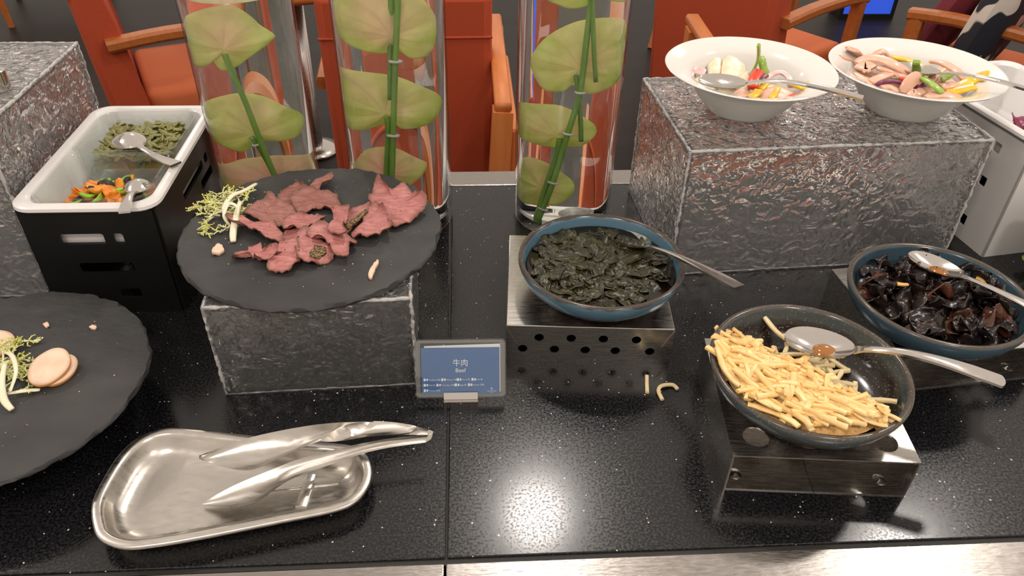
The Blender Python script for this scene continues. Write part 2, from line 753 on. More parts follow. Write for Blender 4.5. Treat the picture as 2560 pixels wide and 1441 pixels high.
MT = dict(
    acrylic_edge=pmat('frosted_acrylic_edge', (0.86, 0.85, 0.83), 0.25, trans=0.55, bump=.8, bscale=160, bdist=.003),
    acrylic_inner=glass('smooth_clear_acrylic', (0.97, 0.97, 0.97), 1.49),
    granite=granite(),
    strip=steel('scratched_steel_trim', (0.34, 0.315, 0.29), 0.25, (1, 5, 1), 0.6, 90),
    steel=steel('brushed_steel', (0.57, 0.54, 0.505), 0.26, (1, 18, 18), 0.15, 40),
    polished=steel('polished_steel', (0.62, 0.59, 0.55), 0.14, (2, 2, 2), 0.10, 60),
    tray=steel('worn_steel_tray', (0.56, 0.53, 0.485), 0.30, (1, 3, 1), 0.25, 70),
    acrylic=acrylic(),
    clear=thin_clear('clear_acrylic', (0.95, 0.96, 0.96), 1.49),
    vase=thin_clear('clear_vase_glass', (0.998, 1.0, 0.999), 1.40),
    dish=thin_clear('clear_dish_glass', (0.965, 0.98, 0.972), 1.75),
    water=glass('still_water', (0.99, 1, 0.99), 1.333),
    crystal=pmat('rough_glass_pebble', (0.9, 0.92, 0.92), 0.12, trans=0.85, bump=1.0, bscale=90, bdist=0.006),
    slate=slate_mat(),
    glaze1=glaze('blue_glaze_over_brown', (0.012, 0.008, 0.007), (0.022, 0.012, 0.009), (0.085, 0.165, 0.225), (0.060, 0.045, 0.036), 0.5, 0.40),
    glaze2=glaze('dark_speckled_glaze', (0.012, 0.009, 0.008), (0.018, 0.012, 0.009), (0.060, 0.075, 0.080), (0.075, 0.060, 0.048), 1.0, 0.52),
    glaze3=glaze('deep_blue_glaze', (0.012, 0.020, 0.026), (0.016, 0.030, 0.040), (0.045, 0.085, 0.115), (0.075, 0.062, 0.050), 0.3, 0.10),
    porcelain=pmat('white_porcelain', (0.71, 0.695, 0.655), 0.10, coat=0.3),
    white=pmat('white_melamine', (0.70, 0.68, 0.67), 0.22),
    white_steel=pmat('white_painted_steel', (0.62, 0.605, 0.59), 0.42),
    black_steel=pmat('black_painted_steel', (0.006, 0.006, 0.006), 0.38, spec=0.35),
    spathe=spathe_mat(),
    stem=pmat('green_flower_stem', (0.09, 0.20, 0.02), 0.35, col2=(0.16, 0.30, 0.035), nscale=30, stretch=(3, 3, .4)),
    spadix=pmat('red_spadix', (0.55, 0.05, 0.06), 0.5, bump=1, bscale=600, bdist=.001),
    tie=pmat('clear_plastic_tie', (0.75, 0.75, 0.72), 0.3, trans=0.3),
    beef=slice_mat('roast_beef_slice', (0.34, 0.105, 0.10), (0.52, 0.215, 0.195), (0.14, 0.055, 0.028), 70),
    beef_brown=slice_mat('roast_beef_slice_greyed', (0.25, 0.085, 0.072), (0.38, 0.165, 0.135), (0.12, 0.052, 0.025), 70),
    pepper_crust=pmat('peppercorn_crust', (0.05, 0.03, 0.012), 0.6, col2=(0.30, 0.19, 0.07), nscale=420, ndetail=1, bump=1, bscale=420, bdist=.002, contrast=(.42, .6)),
    chicken=pmat('pale_cooked_meat', (0.76, 0.50, 0.36), 0.45, col2=(0.82, 0.60, 0.45), nscale=60, sss=.2),
    chicken_rim=pmat('glazed_meat_rim', (0.62, 0.30, 0.10), 0.35),
    frisee_rib=pmat('white_frisee_rib', (0.78, 0.74, 0.55), 0.4, sss=.2),
    frisee_leaf=pmat('yellow_green_frisee', (0.62, 0.62, 0.12), 0.5, col2=(0.75, 0.76, 0.38), nscale=80),
    bamboo=pmat('pale_bamboo_shoot', (0.82, 0.50, 0.17), 0.3, col2=(0.90, 0.66, 0.32), nscale=70, sss=.25),
    bamboo_pale=pmat('pale_bamboo_shoot_drained', (0.75, 0.60, 0.33), 0.3, col2=(0.8, 0.68, 0.42), nscale=70, sss=.25),
    fungus=pmat('black_wood_ear', (0.006, 0.005, 0.006), 0.24, col2=(0.03, 0.016, 0.012), nscale=45, bump=.4, bscale=160, bdist=.001),
    fungus_brown=pmat('brown_wood_ear', (0.05, 0.016, 0.008), 0.26, col2=(0.10, 0.035, 0.018), nscale=60, bump=.4, bscale=160, bdist=.001),
    seaweed=pmat('dark_green_seaweed', (0.010, 0.010, 0.003), 0.34, col2=(0.045, 0.041, 0.012), nscale=50, bump=.5, bscale=140, bdist=.001),
    broth=pmat('dark_soy_broth', (0.006, 0.004, 0.002), 0.06),
    sauce=pmat('pale_oily_dressing', (0.60, 0.50, 0.36), 0.10),
    sausage=pmat('pink_sausage', (0.72, 0.40, 0.28), 0.32, col2=(0.78, 0.47, 0.34), nscale=90, coat=.3, sss=.15),
    sausage_skin=pmat('sausage_skin', (0.55, 0.24, 0.14), 0.4),
    creamy=pmat('cream_dressed_meat', (0.80, 0.62, 0.40), 0.25, col2=(0.84, 0.70, 0.52), nscale=50, coat=.3, sss=.2),
    onion=pmat('pink_onion', (0.70, 0.42, 0.42), 0.25, col2=(0.85, 0.70, 0.66), nscale=60, sss=.3),
    onion_dark=pmat('purple_onion_skin', (0.17, 0.03, 0.08), 0.25),
    pepper_y=pmat('yellow_bell_pepper', (0.85, 0.46, 0.01), 0.2, col2=(0.90, 0.55, 0.03), nscale=60, coat=.4),
    pepper_r=pmat('red_bell_pepper', (0.70, 0.06, 0.02), 0.2, coat=.4),
    pepper_g=pmat('green_bell_pepper', (0.20, 0.36, 0.03), 0.25, col2=(0.36, 0.52, 0.10), nscale=60, coat=.3),
    seed=pmat('green_pumpkin_seed', (0.15, 0.15, 0.035), 0.4, col2=(0.27, 0.25, 0.08), nscale=50),
    apricot=pmat('dried_apricot', (0.72, 0.20, 0.01), 0.35, col2=(0.85, 0.33, 0.03), nscale=70, bump=.6, bscale=130, bdist=.002),
    raisin=pmat('dark_raisin', (0.018, 0.008, 0.010), 0.35, bump=1, bscale=180, bdist=.003),
    candied=pmat('green_candied_fruit', (0.16, 0.42, 0.015), 0.25, col2=(0.30, 0.60, 0.06), nscale=60, sss=.3),
    upholstery=pmat('orange_red_upholstery', (0.385, 0.050, 0.013), 0.8, col2=(0.43, 0.060, 0.016), nscale=300, bump=.3, bscale=900, bdist=.0006),
    seat_cloth=pmat('orange_seat_cloth', (0.50, 0.115, 0.036), 0.8, col2=(0.54, 0.13, 0.042), nscale=300, bump=.3, bscale=900, bdist=.0006),
    wood=pmat('orange_brown_wood', (0.36, 0.105, 0.023), 0.36, col2=(0.42, 0.13, 0.033), nscale=9, stretch=(1, 8, 8)),
    highwood=pmat('pale_orange_wood', (0.56, 0.165, 0.040), 0.45, col2=(0.62, 0.20, 0.055), nscale=9, stretch=(8, 1, 1)),
    strap=pmat('red_webbing', (0.35, 0.03, 0.02), 0.8, bump=1, bscale=600, bdist=.001),
    blue=pmat('printed_blue_card', (0.075, 0.155, 0.34), 0.45),
    paper=pmat('white_paper', (0.75, 0.75, 0.75), 0.6),
    radicchio=pmat('purple_radicchio', (0.16, 0.008, 0.045), 0.35, col2=(0.30, 0.03, 0.09), nscale=40),
    lettuce=pmat('green_lettuce', (0.22, 0.40, 0.03), 0.4, col2=(0.38, 0.55, 0.08), nscale=60),
    oil=pmat('orange_chili_oil', (0.30, 0.11, 0.01), 0.05, coat=.5),
    crumb=pmat('pepper_crumb', (0.55, 0.45, 0.32), 0.7),
    floral=pmat('floral_cloth', (0.010, 0.012, 0.02), 0.8, col2=(0.62, 0.56, 0.50), nscale=9, ndetail=1, contrast=(.50, .52)),
    maroon=pmat('maroon_cloth', (0.16, 0.016, 0.03), 0.8),
)
# ------------------------------------------------------------------ the room's floor
FZ = -0.90


def floor_mat():
    mt, nt, b = nodes_of('dark_wood_floor')
    L = nt.links.new
    tc = N(nt, 'ShaderNodeTexCoord')
    br = N(nt, 'ShaderNodeTexBrick', Scale=1.0)
    br.inputs['Color1'].default_value = (0.013, 0.009, 0.008, 1)
    br.inputs['Color2'].default_value = (0.020, 0.014, 0.012, 1)
    br.inputs['Mortar'].default_value = (0.008, 0.006, 0.005, 1)
    br.inputs['Mortar Size'].default_value = 0.003
    br.inputs['Brick Width'].default_value = 1.2
    br.inputs['Row Height'].default_value = 0.14
    L(tc.outputs['Object'], br.inputs['Vector'])
    L(br.outputs['Color'], b.inputs['Base Color'])
    b.inputs['Roughness'].default_value = 0.5
    b.inputs['Specular IOR Level'].default_value = 0.25
    return mt


fl = mesh_obj('floor', *box(-7, 7, -3, 9, FZ - 0.05, FZ), floor_mat(), smooth=False)
fl['kind'] = 'structure'
fl['label'] = 'dark brown wooden floor behind the buffet counter'

# ------------------------------------------------------------------ buffet counter
SEAM = -0.0252
Y0, Y1 = 0.395, 1.047
ct = thing('buffet_counter', 'black granite buffet counter edged with stainless steel', 'counter', (0, 0.7, FZ))


def cpart(name, b, mat, bev=None, smooth=True):
    o = mesh_obj(name, *b, mat, None, smooth=False)
    o.data.transform(Matrix.Translation((0, -0.7, -FZ)))
    o.parent = ct
    if bev:
        bevel(o, bev)
    return o


cpart('granite_slab', box(-1.5, SEAM - 0.001, Y0, Y1, -0.03, 0), MT['granite'], 0.0012)
cpart('granite_slab', box(SEAM + 0.001, 1.5, Y0, Y1, -0.03, 0), MT['granite'], 0.0012)
dark_gap = pmat('dark_grout', (0.012, 0.011, 0.01), 0.6)
cpart('joint', box(-1.5, 1.5, Y0 - 0.006, Y1 + 0.003, -0.035, -0.0022), dark_gap)
cpart('front_steel_panel', box(-1.5, SEAM - 0.0018, 0.20, Y0 - 0.0045, -0.03, -0.0006), MT['strip'], 0.0016)
cpart('front_steel_panel', box(SEAM - 0.0002, 1.5, 0.20, Y0 - 0.0045, -0.03, -0.0006), MT['strip'], 0.0016)
cpart('back_steel_panel', box(-1.5, 1.5, Y1 + 0.002, Y1 + 0.047, -0.03, 0.0004), MT['strip'], 0.0016)
cpart('cabinet_body', box(-1.48, 1.48, 0.23, Y1 + 0.03, -0.9, -0.035), pmat('dark_cabinet', (0.03, 0.02, 0.016), 0.5))

# ------------------------------------------------------------------ chairs behind
def make_chair(label):
    t = thing('dining_chair', label, 'chair', group='orange chairs behind the counter')
    o = mesh_obj('seat', *box(-0.235, 0.235, -0.2, 0.255, 0.36, 0.47), MT['seat_cloth'], t)
    bevel(o, 0.025, 3)
    o = mesh_obj('seat_frame', *box(-0.24, 0.24, -0.2, 0.25, 0.27, 0.362), MT['upholstery'], t)
    bevel(o, 0.01, 2)
    # reclined back slab
    prof = [(-0.20, 0.30), (-0.205, 0.45), (-0.235, 0.70), (-0.27, 0.90), (-0.30, 0.93), (-0.345, 0.90), (-0.325, 0.60), (-0.30, 0.30)]
    rs = [[V((x, y * 1 + (0.012 if abs(x) > 0.25 else 0), z)) for y, z in prof] for x in (-0.262, -0.245, 0.245, 0.262)]
    o = mesh_obj('backrest', *rings(rs, True, True, True), MT['upholstery'], t, angle=0.6)
    bevel(o, 0.008, 2)
    mesh_obj('piping', *tube([V((-0.262, -0.338, 0.80)), V((0.262, -0.338, 0.80))], 0.004, 6), MT['upholstery'], o)
    for s in (-1, 1):
        x = 0.272 * s
        path = smooth_path([(x, -0.27, 0.655), (x, -0.1, 0.668), (x, 0.1, 0.668), (x, 0.24, 0.655)], 3)
        o = mesh_obj('armrest', *sweep(path, [0.05] * len(path), 0.036), MT['wood'], t, angle=0.6)
        post = [V((x, 0.19, 0.0)), V((x, 0.205, 0.3)), V((x, 0.21, 0.66))]
        mesh_obj('front_leg', *sweep(post, [0.03, 0.042, 0.045], [0.03, 0.045, 0.05]), MT['wood'], t, angle=0.6)
        bl = smooth_path([(0.225 * s, -0.27, 0.36), (0.225 * s, -0.275, 0.2), (0.225 * s, -0.33, 0.0)], 3)
        mesh_obj('rear_leg', *sweep(bl, [0.045] * 4 + [0.035] * 3, 0.04), MT['wood'], t, angle=0.6)
    return t


def put(ch, x, y, facing):
    ch.location = (x, y, FZ)
    ch.rotation_euler = (0, 0, math.radians(facing - 90))


cA = make_chair('orange chair behind the white pan, its wooden armrest towards the counter')
put(cA, -0.94, 2.70, 24)
cB = dup(cA, 'orange chair with its back to the counter, behind the two left vases')
put(cB, -0.165, 2.33, 92)
cB.scale = (0.86, 1, 1)
cC = dup(cA, 'orange chair behind the left white bowl, seen from behind')
put(cC, 1.13, 2.92, 36)
cD = dup(cA, 'orange chair behind the right white bowl, facing left')
put(cD, 1.925, 2.66, 133)
cE = dup(cA, 'orange chair furthest back, above the gap between right vase and left white bowl')
put(cE, 1.42, 4.15, 40)
cG = dup(cA, 'orange chair in the dark top left corner, only a leg in view')
put(cG, -2.45, 4.78, 200)

# cloth lying on the right chair
def cushion(w_, h_, t_):
    n, m_ = 14, 14
    vs, fs = [], []
    for sgn in (1, -1):
        for i in range(n + 1):
            for j in range(m_ + 1):
                u, v = i / n * 2 - 1, j / m_ * 2 - 1
                e = (max(0, (1 - u ** 4)) * max(0, (1 - v ** 4))) ** 0.5
                vs.append(V((u * w_ / 2 * (1 - .06 * v * v), sgn * t_ / 2 * e, v * h_ / 2 * (1 - .06 * u * u))))
    k = (n + 1) * (m_ + 1)
    for s in range(2):
        for i in range(n):
            for j in range(m_):
                a = s * k + i * (m_ + 1) + j
                fs.append([a, a + 1, a + m_ + 2, a + m_ + 1])
    return vs, fs


cu = thing('patterned_cushion', 'dark cushion with pale flower print on the right chair', 'cushion', tuple(at(2500, 40, -.22)), math.radians(43))
o = mesh_obj('cover', *cushion(0.42, 0.42, 0.13), MT['floral'], cu)
o.rotation_euler = (0.2, 0, 0)
mc = thing('maroon_cushion', 'plain maroon cushion leaning beside the flower print cushion', 'cushion', tuple(at(2395, 25, -.26)), math.radians(43))
o = mesh_obj('cover', *cushion(0.34, 0.36, 0.12), MT['maroon'], mc)
o.rotation_euler = (0.35, 0, 0)

# wooden stand between the right vase and the acrylic riser
hc = thing('wooden_stand', 'pale orange wooden serving stand with a red strap behind the right vase', 'stand', (0.395, 2.05, FZ))
for s in (-1, 1):
    x = 0.305 * s
    mesh_obj('top_rail', *sweep([V((x, -0.30, 0.715)), V((x, 0.30, 0.735))], 0.042, 0.028), MT['highwood'], hc, angle=.6)
    mesh_obj('front_leg', *sweep([V((x * 1.12, -0.33, 0.0)), V((x, -0.275, 0.70))], 0.05, 0.06, False), MT['highwood'], hc, smooth=False)
    mesh_obj('rear_leg', *sweep([V((x * 1.12, 0.33, 0.0)), V((x, 0.25, 0.72))], 0.05, 0.05, False), MT['highwood'], hc, smooth=False)
    o = mesh_obj('side_rail', *box(x - 0.012 - .03 * s, x + 0.012 - .03 * s, -0.26, 0.26, 0.46, 0.64), MT['highwood'], hc, smooth=False)
    bevel(o, 0.01)
    mesh_obj('bolt', *xf(lathe([(0, .02), (.012, .018), (.014, 0), (0, 0)], 12), M_((x, -0.30, 0.42), rx=PI / 2)), MT['highwood'], hc)
for z, y in ((0.29, -0.30), (0.12, 0.315)):
    mesh_obj('stretcher', *box(-0.31, 0.31, y - .016, y + .016, z - .025, z + .025), MT['highwood'], hc, smooth=False)
mesh_obj('strap', *sweep(smooth_path([(-0.305, -0.31, 0.50), (-0.16, -0.35, 0.455), (0.08, -0.35, 0.45), (0.305, -0.31, 0.5)], 4), 0.03, 0.006), MT['strap'], hc)

# table pedestal
tb = thing('pedestal_table', 'restaurant table on a round steel pedestal behind the two left vases', 'table', (-0.632, 2.93, FZ))
mesh_obj('pole', *lathe([(0.036, 0.02), (0.036, 0.70), (0, 0.70)], 32), MT['steel'], tb)
mesh_obj('foot', *lathe([(0, 0.0), (0.10, 0.0), (0.10, 0.012), (0.05, 0.03), (0, 0.03)], 40), MT['steel'], tb)
mesh_obj('table_top', *lathe([(0, 0.70), (0.36, 0.70), (0.37, 0.715), (0.36, 0.735), (0, 0.735)], 48), MT['wood'], tb)

# blue lit box far behind
bm_, nt_, b_ = nodes_of('blue_backlit_panel')
b_.inputs['Base Color'].default_value = (0.01, 0.03, 0.25, 1)
b_.inputs['Emission Color'].default_value = (0.03, 0.10, 0.70, 1)
b_.inputs['Emission Strength'].default_value = 0.6
bl = thing('light_box', 'blue backlit box standing behind the chairs', 'light box', (2.46, 4.62, FZ))
o = mesh_obj('panel', *box(-0.17, 0.13, -0.02, 0.03, 0.03, 0.52), bm_, bl, smooth=False)
mesh_obj('frame', *merge(box(-0.19, -0.17, -0.03, 0.12, 0, 0.56), box(0.13, 0.15, -0.03, 0.12, 0, 0.56), box(-0.17, 0.13, -0.03, 0.12, 0.52, 0.56), box(-0.17, 0.13, -0.03, 0.12, 0, 0.03), box(-0.17, 0.13, 0.03, 0.12, 0.03, 0.52)), MT['black_steel'], bl, smooth=False)

# ------------------------------------------------------------------ rippled acrylic risers
def acrylic_block(name, label, loc, rotz, Lx, Dy, Hz, wall=0.008, cell=0.004):
    nx, ny, nz = [max(2, int(round(a / cell))) for a in (Lx, Dy, Hz)]
    bm = bmesh.new()
    vd = {}

    def vert(p):
        k = (round(p[0], 5), round(p[1], 5), round(p[2], 5))
        if k not in vd:
            P = V(p)
            # no ripple near the foot, so that the block stands flat
            a = 0.0016 * min(1, P.z / 0.006)
            d = noise.noise_vector(P * 60 + V((loc[0] * 9, 3, 1))) * a
            d.z = -abs(d.z) if P.z > Hz - 1e-5 else d.z * (0 if P.z < 1e-5 else 1)
            vd[k] = bm.verts.new(P + d)
        return vd[k]

    def grid(o_, du, dv, nu, nv):
        for i in range(nu):
            for j in range(nv):
                q = []
                for a, b in ((i, j), (i + 1, j), (i + 1, j + 1), (i, j + 1)):
                    q.append(vert(V(o_) + V(du) * a / nu + V(dv) * b / nv))
                bm.faces.new(q)
    X, Y, Z = V((Lx, 0, 0)), V((0, Dy, 0)), V((0, 0, Hz))
    O_ = V((0, 0, 0))
    grid(O_, X, Z, nx, nz)
    grid(X, Y, Z, ny, nz)
    grid(X + Y, -X, Z, nx, nz)
    grid(Y, -Y, Z, ny, nz)
    grid(Z, X, Y, nx, ny)
    w_ = wall
    iv = [bm.verts.new(p) for p in box(w_, Lx - w_, w_, Dy - w_, 0, Hz - w_)[0]]
    for q in ([4, 6, 7, 5], [0, 4, 5, 1], [2, 3, 7, 6], [0, 2, 6, 4], [1, 5, 7, 3]):
        bm.faces.new([iv[i] for i in q])
    ov = [bm.verts.new(p) for p in ((0, 0, 0), (Lx, 0, 0), (0, Dy, 0), (Lx, Dy, 0))]
    for a, b in ((0, 1), (1, 3), (3, 2), (2, 0)):
        bm.faces.new([ov[a], iv[a], iv[b], ov[b]])
    me = bpy.data.meshes.new('shell')
    bm.normal_update()
    bm.to_mesh(me)
    bm.free()
    me.polygons.foreach_set('use_smooth', [len(p.vertices) == 4 and p.area < cell * cell * 2.5 for p in me.polygons])
    me.materials.append(MT['acrylic'])
    me.materials.append(MT['acrylic_inner'])
    me.polygons.foreach_set('material_index', [1 if p.area > cell * cell * 2.5 else 0 for p in me.polygons])
    t = bpy.data.objects.new(name, me)
    COL.objects.link(t)
    t.location = loc
    t.rotation_euler = (0, 0, rotz)
    A = [V((0, 0, 0)), V((Lx, 0, 0)), V((Lx, Dy, 0)), V((0, Dy, 0))]
    up = V((0, 0, Hz))
    rn = random.Random(Lx)
    for a, b in [(A[i] + up, A[(i + 1) % 4] + up) for i in range(4)] + [(A[i], A[i] + up) for i in range(4)] + [(A[i] + V((0, 0, .0012)), A[(i + 1) % 4] + V((0, 0, .0012))) for i in range(4)]:
        n = max(6, int((b - a).length / .0045))
        r0 = .0011 if (a.z < .01 and b.z < .01) else .0021
        cen = V((Lx / 2, Dy / 2, Hz / 2))
        pts = [a.lerp(b, i / n) for i in range(n + 1)]
        pts = [p + (cen - p).normalized() * .0016 + V((rn.gauss(0, .0004), rn.gauss(0, .0004), rn.gauss(0, .0003) if r0 > .002 else 0)) for p in pts]
        for p in pts:
            p.z = min(max(p.z, r0 * .9), Hz - .0016)
        mesh_obj('edge', *tube(pts, [r0 * rn.uniform(.55, 1.25) for _ in pts], 6), MT['acrylic_edge'], t)
    return tag(t, label, 'riser', 'rippled clear acrylic display risers')


SLAB_Z = 0.183
BEEF_Z = 0.122
LEFT_Z = 0.228
acrylic_block('acrylic_riser', 'long rippled clear acrylic riser under the two white bowls', (0.262, 0.8045, 0), math.radians(3.4), 0.388, 0.222, SLAB_Z)
acrylic_block('acrylic_riser', 'low rippled clear acrylic riser under the slate of beef', (-0.2645, 0.603, 0), math.radians(2.4), 0.206, 0.215, BEEF_Z)
acrylic_block('acrylic_riser', 'tall rippled clear acrylic riser at the left edge beside the white pan', (-0.915, 0.785, 0), 0, 0.398, 0.262, LEFT_Z)

# small steel clip standing on the tall riser
ck = thing('sign_clip', 'small steel card clip standing on the tall left riser', 'card holder', at(4, 222, LEFT_Z + .0003))
mesh_obj('base', *lathe([(0, 0), (0.011, 0), (0.011, 0.022), (0.010, 0.023), (0, 0.023)], 24), MT['polished'], ck, angle=.6)
mesh_obj('card', *xf(box(-0.045, 0.004, -0.0006, 0.0006, 0.018, 0.075), M_(rx=-.25)), MT['clear'], ck, smooth=False)

# ------------------------------------------------------------------ slates
def slate(label, c, R, z, th, seed):
    n = 150
    rs = []
    prof = [(0.15, 1), (0.4, 1), (0.7, 1), (0.9, 1), (0.972, 1), (0.990, 0.90), (1.0, 0.55), (0.996, 0.25), (0.975, 0.0), (0.6, 0), (0.15, 0)]
    for k, (f_, h_) in enumerate(prof):
        r_ = []
        for j in range(n):
            a = 2 * PI * j / n
            d = V((math.cos(a), math.sin(a), 0))
            p = d * R * f_
            q = d * 3 + V((seed, 0, 0))
            rim = 0.0022 * fbm(q, 1.2) + 0.0012 * noise.noise(d * 22 + V((seed, h_ * 3, 0)))
            chip = 0.0022 * max(0, noise.noise(d * 11 + V((seed * 2, 0, h_ * 2.2)))) if 3 < k < 9 else 0
            p += d * ((rim - chip * 2.0) * min(1, f_ * f_))
            zz = th * h_ + (0.0006 * fbm(p, 30) if h_ == 1 else 0)
            if k in (5, 6, 7):
                zz += th * 0.28 * noise.noise(d * 17 + V((seed, 5, k)))
            r_.append(V((p.x, p.y, zz)))
        rs.append(r_)
    vs, fs = rings(rs, True, True, True)
    o = mesh_obj('slate_platter', vs, fs, MT['slate'], None, angle=.7)
    o.location = (c[0], c[1], z)
    return tag(o, label, 'platter', 'round black slate platters')


BS = BEEF_Z + 0.0085          # top of the beef slate
slate('round black slate platter with sliced beef', (-0.1735, 0.7295), 0.1425, BEEF_Z + .0004, 0.008, 1.7)
S2 = 0.060
slate('round black slate platter with pale meat at the left edge', (-0.4690, 0.5735), 0.1432, S2 - 0.008, 0.008, 6.1)
# clear stand under the left slate
st = thing('acrylic_stand', 'small clear acrylic stand under the left slate', 'stand', (-0.465, 0.575, 0), 0.35)
o = mesh_obj('panel', *merge(box(-0.065, 0.065, -0.05, -0.047, 0, 0.0515), box(-0.065, 0.065, 0.047, 0.05, 0, 0.0515), box(-0.065, 0.065, -0.047, 0.047, 0.0485, 0.0515)), MT['clear'], st, smooth=False)
# ------------------------------------------------------------------ vases with water and anthuriums
def spathe_shape(pts, ax, rad, dome, tilt):
    """heart shaped spathe; its outline is read from the photograph and put into the vase's middle plane,
    undoing the widening of the water column (x 1.33) and its lift"""
    hd = V((ax[0], ax[1], 0)).normalized()             # horizontal view direction
    rt = V((hd.y, -hd.x, 0))
    P0 = V((ax[0], ax[1], 0))
    out = []
    for px, py in pts:
        d = ray(px, py)
        # where the sight line meets the near wall, then bent into the water
        t_axis = P0.dot(hd) / d.dot(hd)
        q = CP + d * t_axis
        off = (q - P0).dot(rt)
        el = d.z / d.dot(hd)
        sin_ = el / math.sqrt(1 + el * el) / 1.333
        el2 = sin_ / math.sqrt(1 - sin_ * sin_)
        z = q.z - el * rad + el2 * rad
        out.append((max(-0.93 * rad, min(0.93 * rad, off / 1.29)), z))
    return out, hd, rt, P0


def spathe(parent, pts, ax, rad, dome=0.012, depth=0.0, pink=0.5, attach=None):
    o2, hd, rt, P0 = spathe_shape(pts, ax, rad, dome, 0)
    loop = smooth_path([V((a, 0, b)) for a, b in o2], 4, True)
    loop = resample(loop, 144)
    c = sum(loop, V((0, 0, 0))) / len(loop)
    if attach is not None:
        a2 = spathe_shape([attach], ax, rad, 0, 0)[0][0]
        c = c.lerp(V((a2[0], 0, a2[1])), 0.55)
    zmax = max(p.z for p in loop)
    zmin = min(p.z for p in loop)
    vs, fs, tint = [], [], []
    nr, n = 10, 144
    for side in (0, 1):
        for i in range(nr + 1):
            s_ = i / nr
            for j in range(n):
                p = c + (loop[j] - c) * max(s_, 0.001)
                wav = 0.0018 * math.sin(6 * math.atan2(loop[j].z - c.z, loop[j].x - c.x)) * s_ + 0.002 * fbm(p + V((c.x * 50, 0, 0)), 40) * s_
                dd = depth + dome * (1 - s_ * s_) * -1 + wav + (0.0009 if side else 0)
                # keep inside the glass
                lim = math.sqrt(max(0, (rad * 0.95) ** 2 - p.x ** 2))
                dd = max(-lim, min(lim, dd))
                q = P0 + rt * p.x + hd * dd + V((0, 0, p.z))
                vs.append(q)
                h = (p.z - zmin) / (zmax - zmin + 1e-6)
                k = min(1, max(0, pink * (0.35 + 1.3 * (1 - s_) * (0.3 + h) + 0.8 * max(0, h - 0.55)) + 0.25 * fbm(p, 25)))
                g = V((0.60, 0.78, 0.12)).lerp(V((0.90, 0.95, 0.42)), min(1, max(0, .5 + .6 * fbm(p + V((9, 0, 0)), 40))))
                pk = V((0.97, 0.66, 0.50))
                ang = math.atan2(loop[j].z - c.z, loop[j].x - c.x)
                vein = abs(math.cos(6.5 * (ang + .35 * s_ * math.sin(ang * 2)))) ** 14 * (.25 + .75 * (1 - s_)) if s_ > .02 else 0
                tint.append(g.lerp(pk, k) * (1 - .13 * vein))
    m_ = (nr + 1) * n
    for side in (0, 1):
        for i in range(nr):
            for j in range(n):
                k = (j + 1) % n
                b = side * m_
                q = [b + i * n + j, b + i * n + k, b + (i + 1) * n + k, b + (i + 1) * n + j]
                fs.append(q if side else q[::-1])
    for j in range(n):
        k = (j + 1) % n
        fs.append([nr * n + j, nr * n + k, m_ + nr * n + k, m_ + nr * n + j])
    vs = [v - V(parent.location) for v in vs]
    ob = mesh_obj('spathe', vs, fs, MT['spathe'], parent)
    ca = ob.data.color_attributes.new('tint', 'FLOAT_COLOR', 'POINT')
    for i, t in enumerate(tint):
        ca.data[i].color = (*t, 1)
    return ob


def stem(parent, pts, ax, rad, r, depth=-0.012):
    o2, hd, rt, P0 = spathe_shape(pts, ax, rad, 0, 0)
    path = smooth_path([P0 + rt * a + hd * depth + V((0, 0, b)) for a, b in o2], 5)
    path = [p - V(parent.location) for p in path]
    so = mesh_obj('stem', *tube(path, r, 10), MT['stem'], parent)
    return so, path


def ties(parent, path, fr, r):
    for f_ in fr:
        i = int(f_ * (len(path) - 1))
        a, b = path[max(i - 1, 0)], path[min(i + 1, len(path) - 1)]
        d = (b - a).normalized()
        mesh_obj('tie', *tube([path[i] - d * .0012, path[i] + d * .0012], r, 12), MT['tie'], parent)


def vase(label, ax, R, level, height=0.42):
    t = thing('glass_vase', label, 'vase', (ax[0], ax[1], 0.0003), group='tall glass cylinder vases')
    wl, base = 0.0038, 0.013
    mesh_obj('glass', *lathe([(0, 0), (R - .004, 0), (R - .001, .002), (R, .006), (R, height - .002), (R - .002, height), (R - wl, height - .002), (R - wl, base + .004), (R - wl - .003, base + .001), (R - wl - .008, base), (0, base)], 96), MT['vase'], t, angle=.9)
    e = 0.0012
    mesh_obj('water', *lathe([(0, base - e), (R - wl - .006, base - e), (R - wl + e, base + .005), (R - wl + e, level), (0, level)], 96), MT['water'], t, angle=.9)
    return t


V1, V2, V3 = (-0.2725, 0.9535), (-0.0935, 0.962), (0.137, 0.965)
R1, R2, R3 = 0.0664, 0.070, 0.070
vase('tall glass cylinder vase behind the beef slate, nearest the white pan', V1, R1, 0.326)
vase('tall glass cylinder vase behind the beef slate, middle of the three', V2, R2, 0.365)
vase('tall glass cylinder vase behind the bowl of seaweed, nearest the long riser', V3, R3, 0.365)


def flower(label, ax, grp='anthuriums standing in the vases'):
    return thing('anthurium', label, 'flower', (ax[0], ax[1], 0.0145), group=grp)


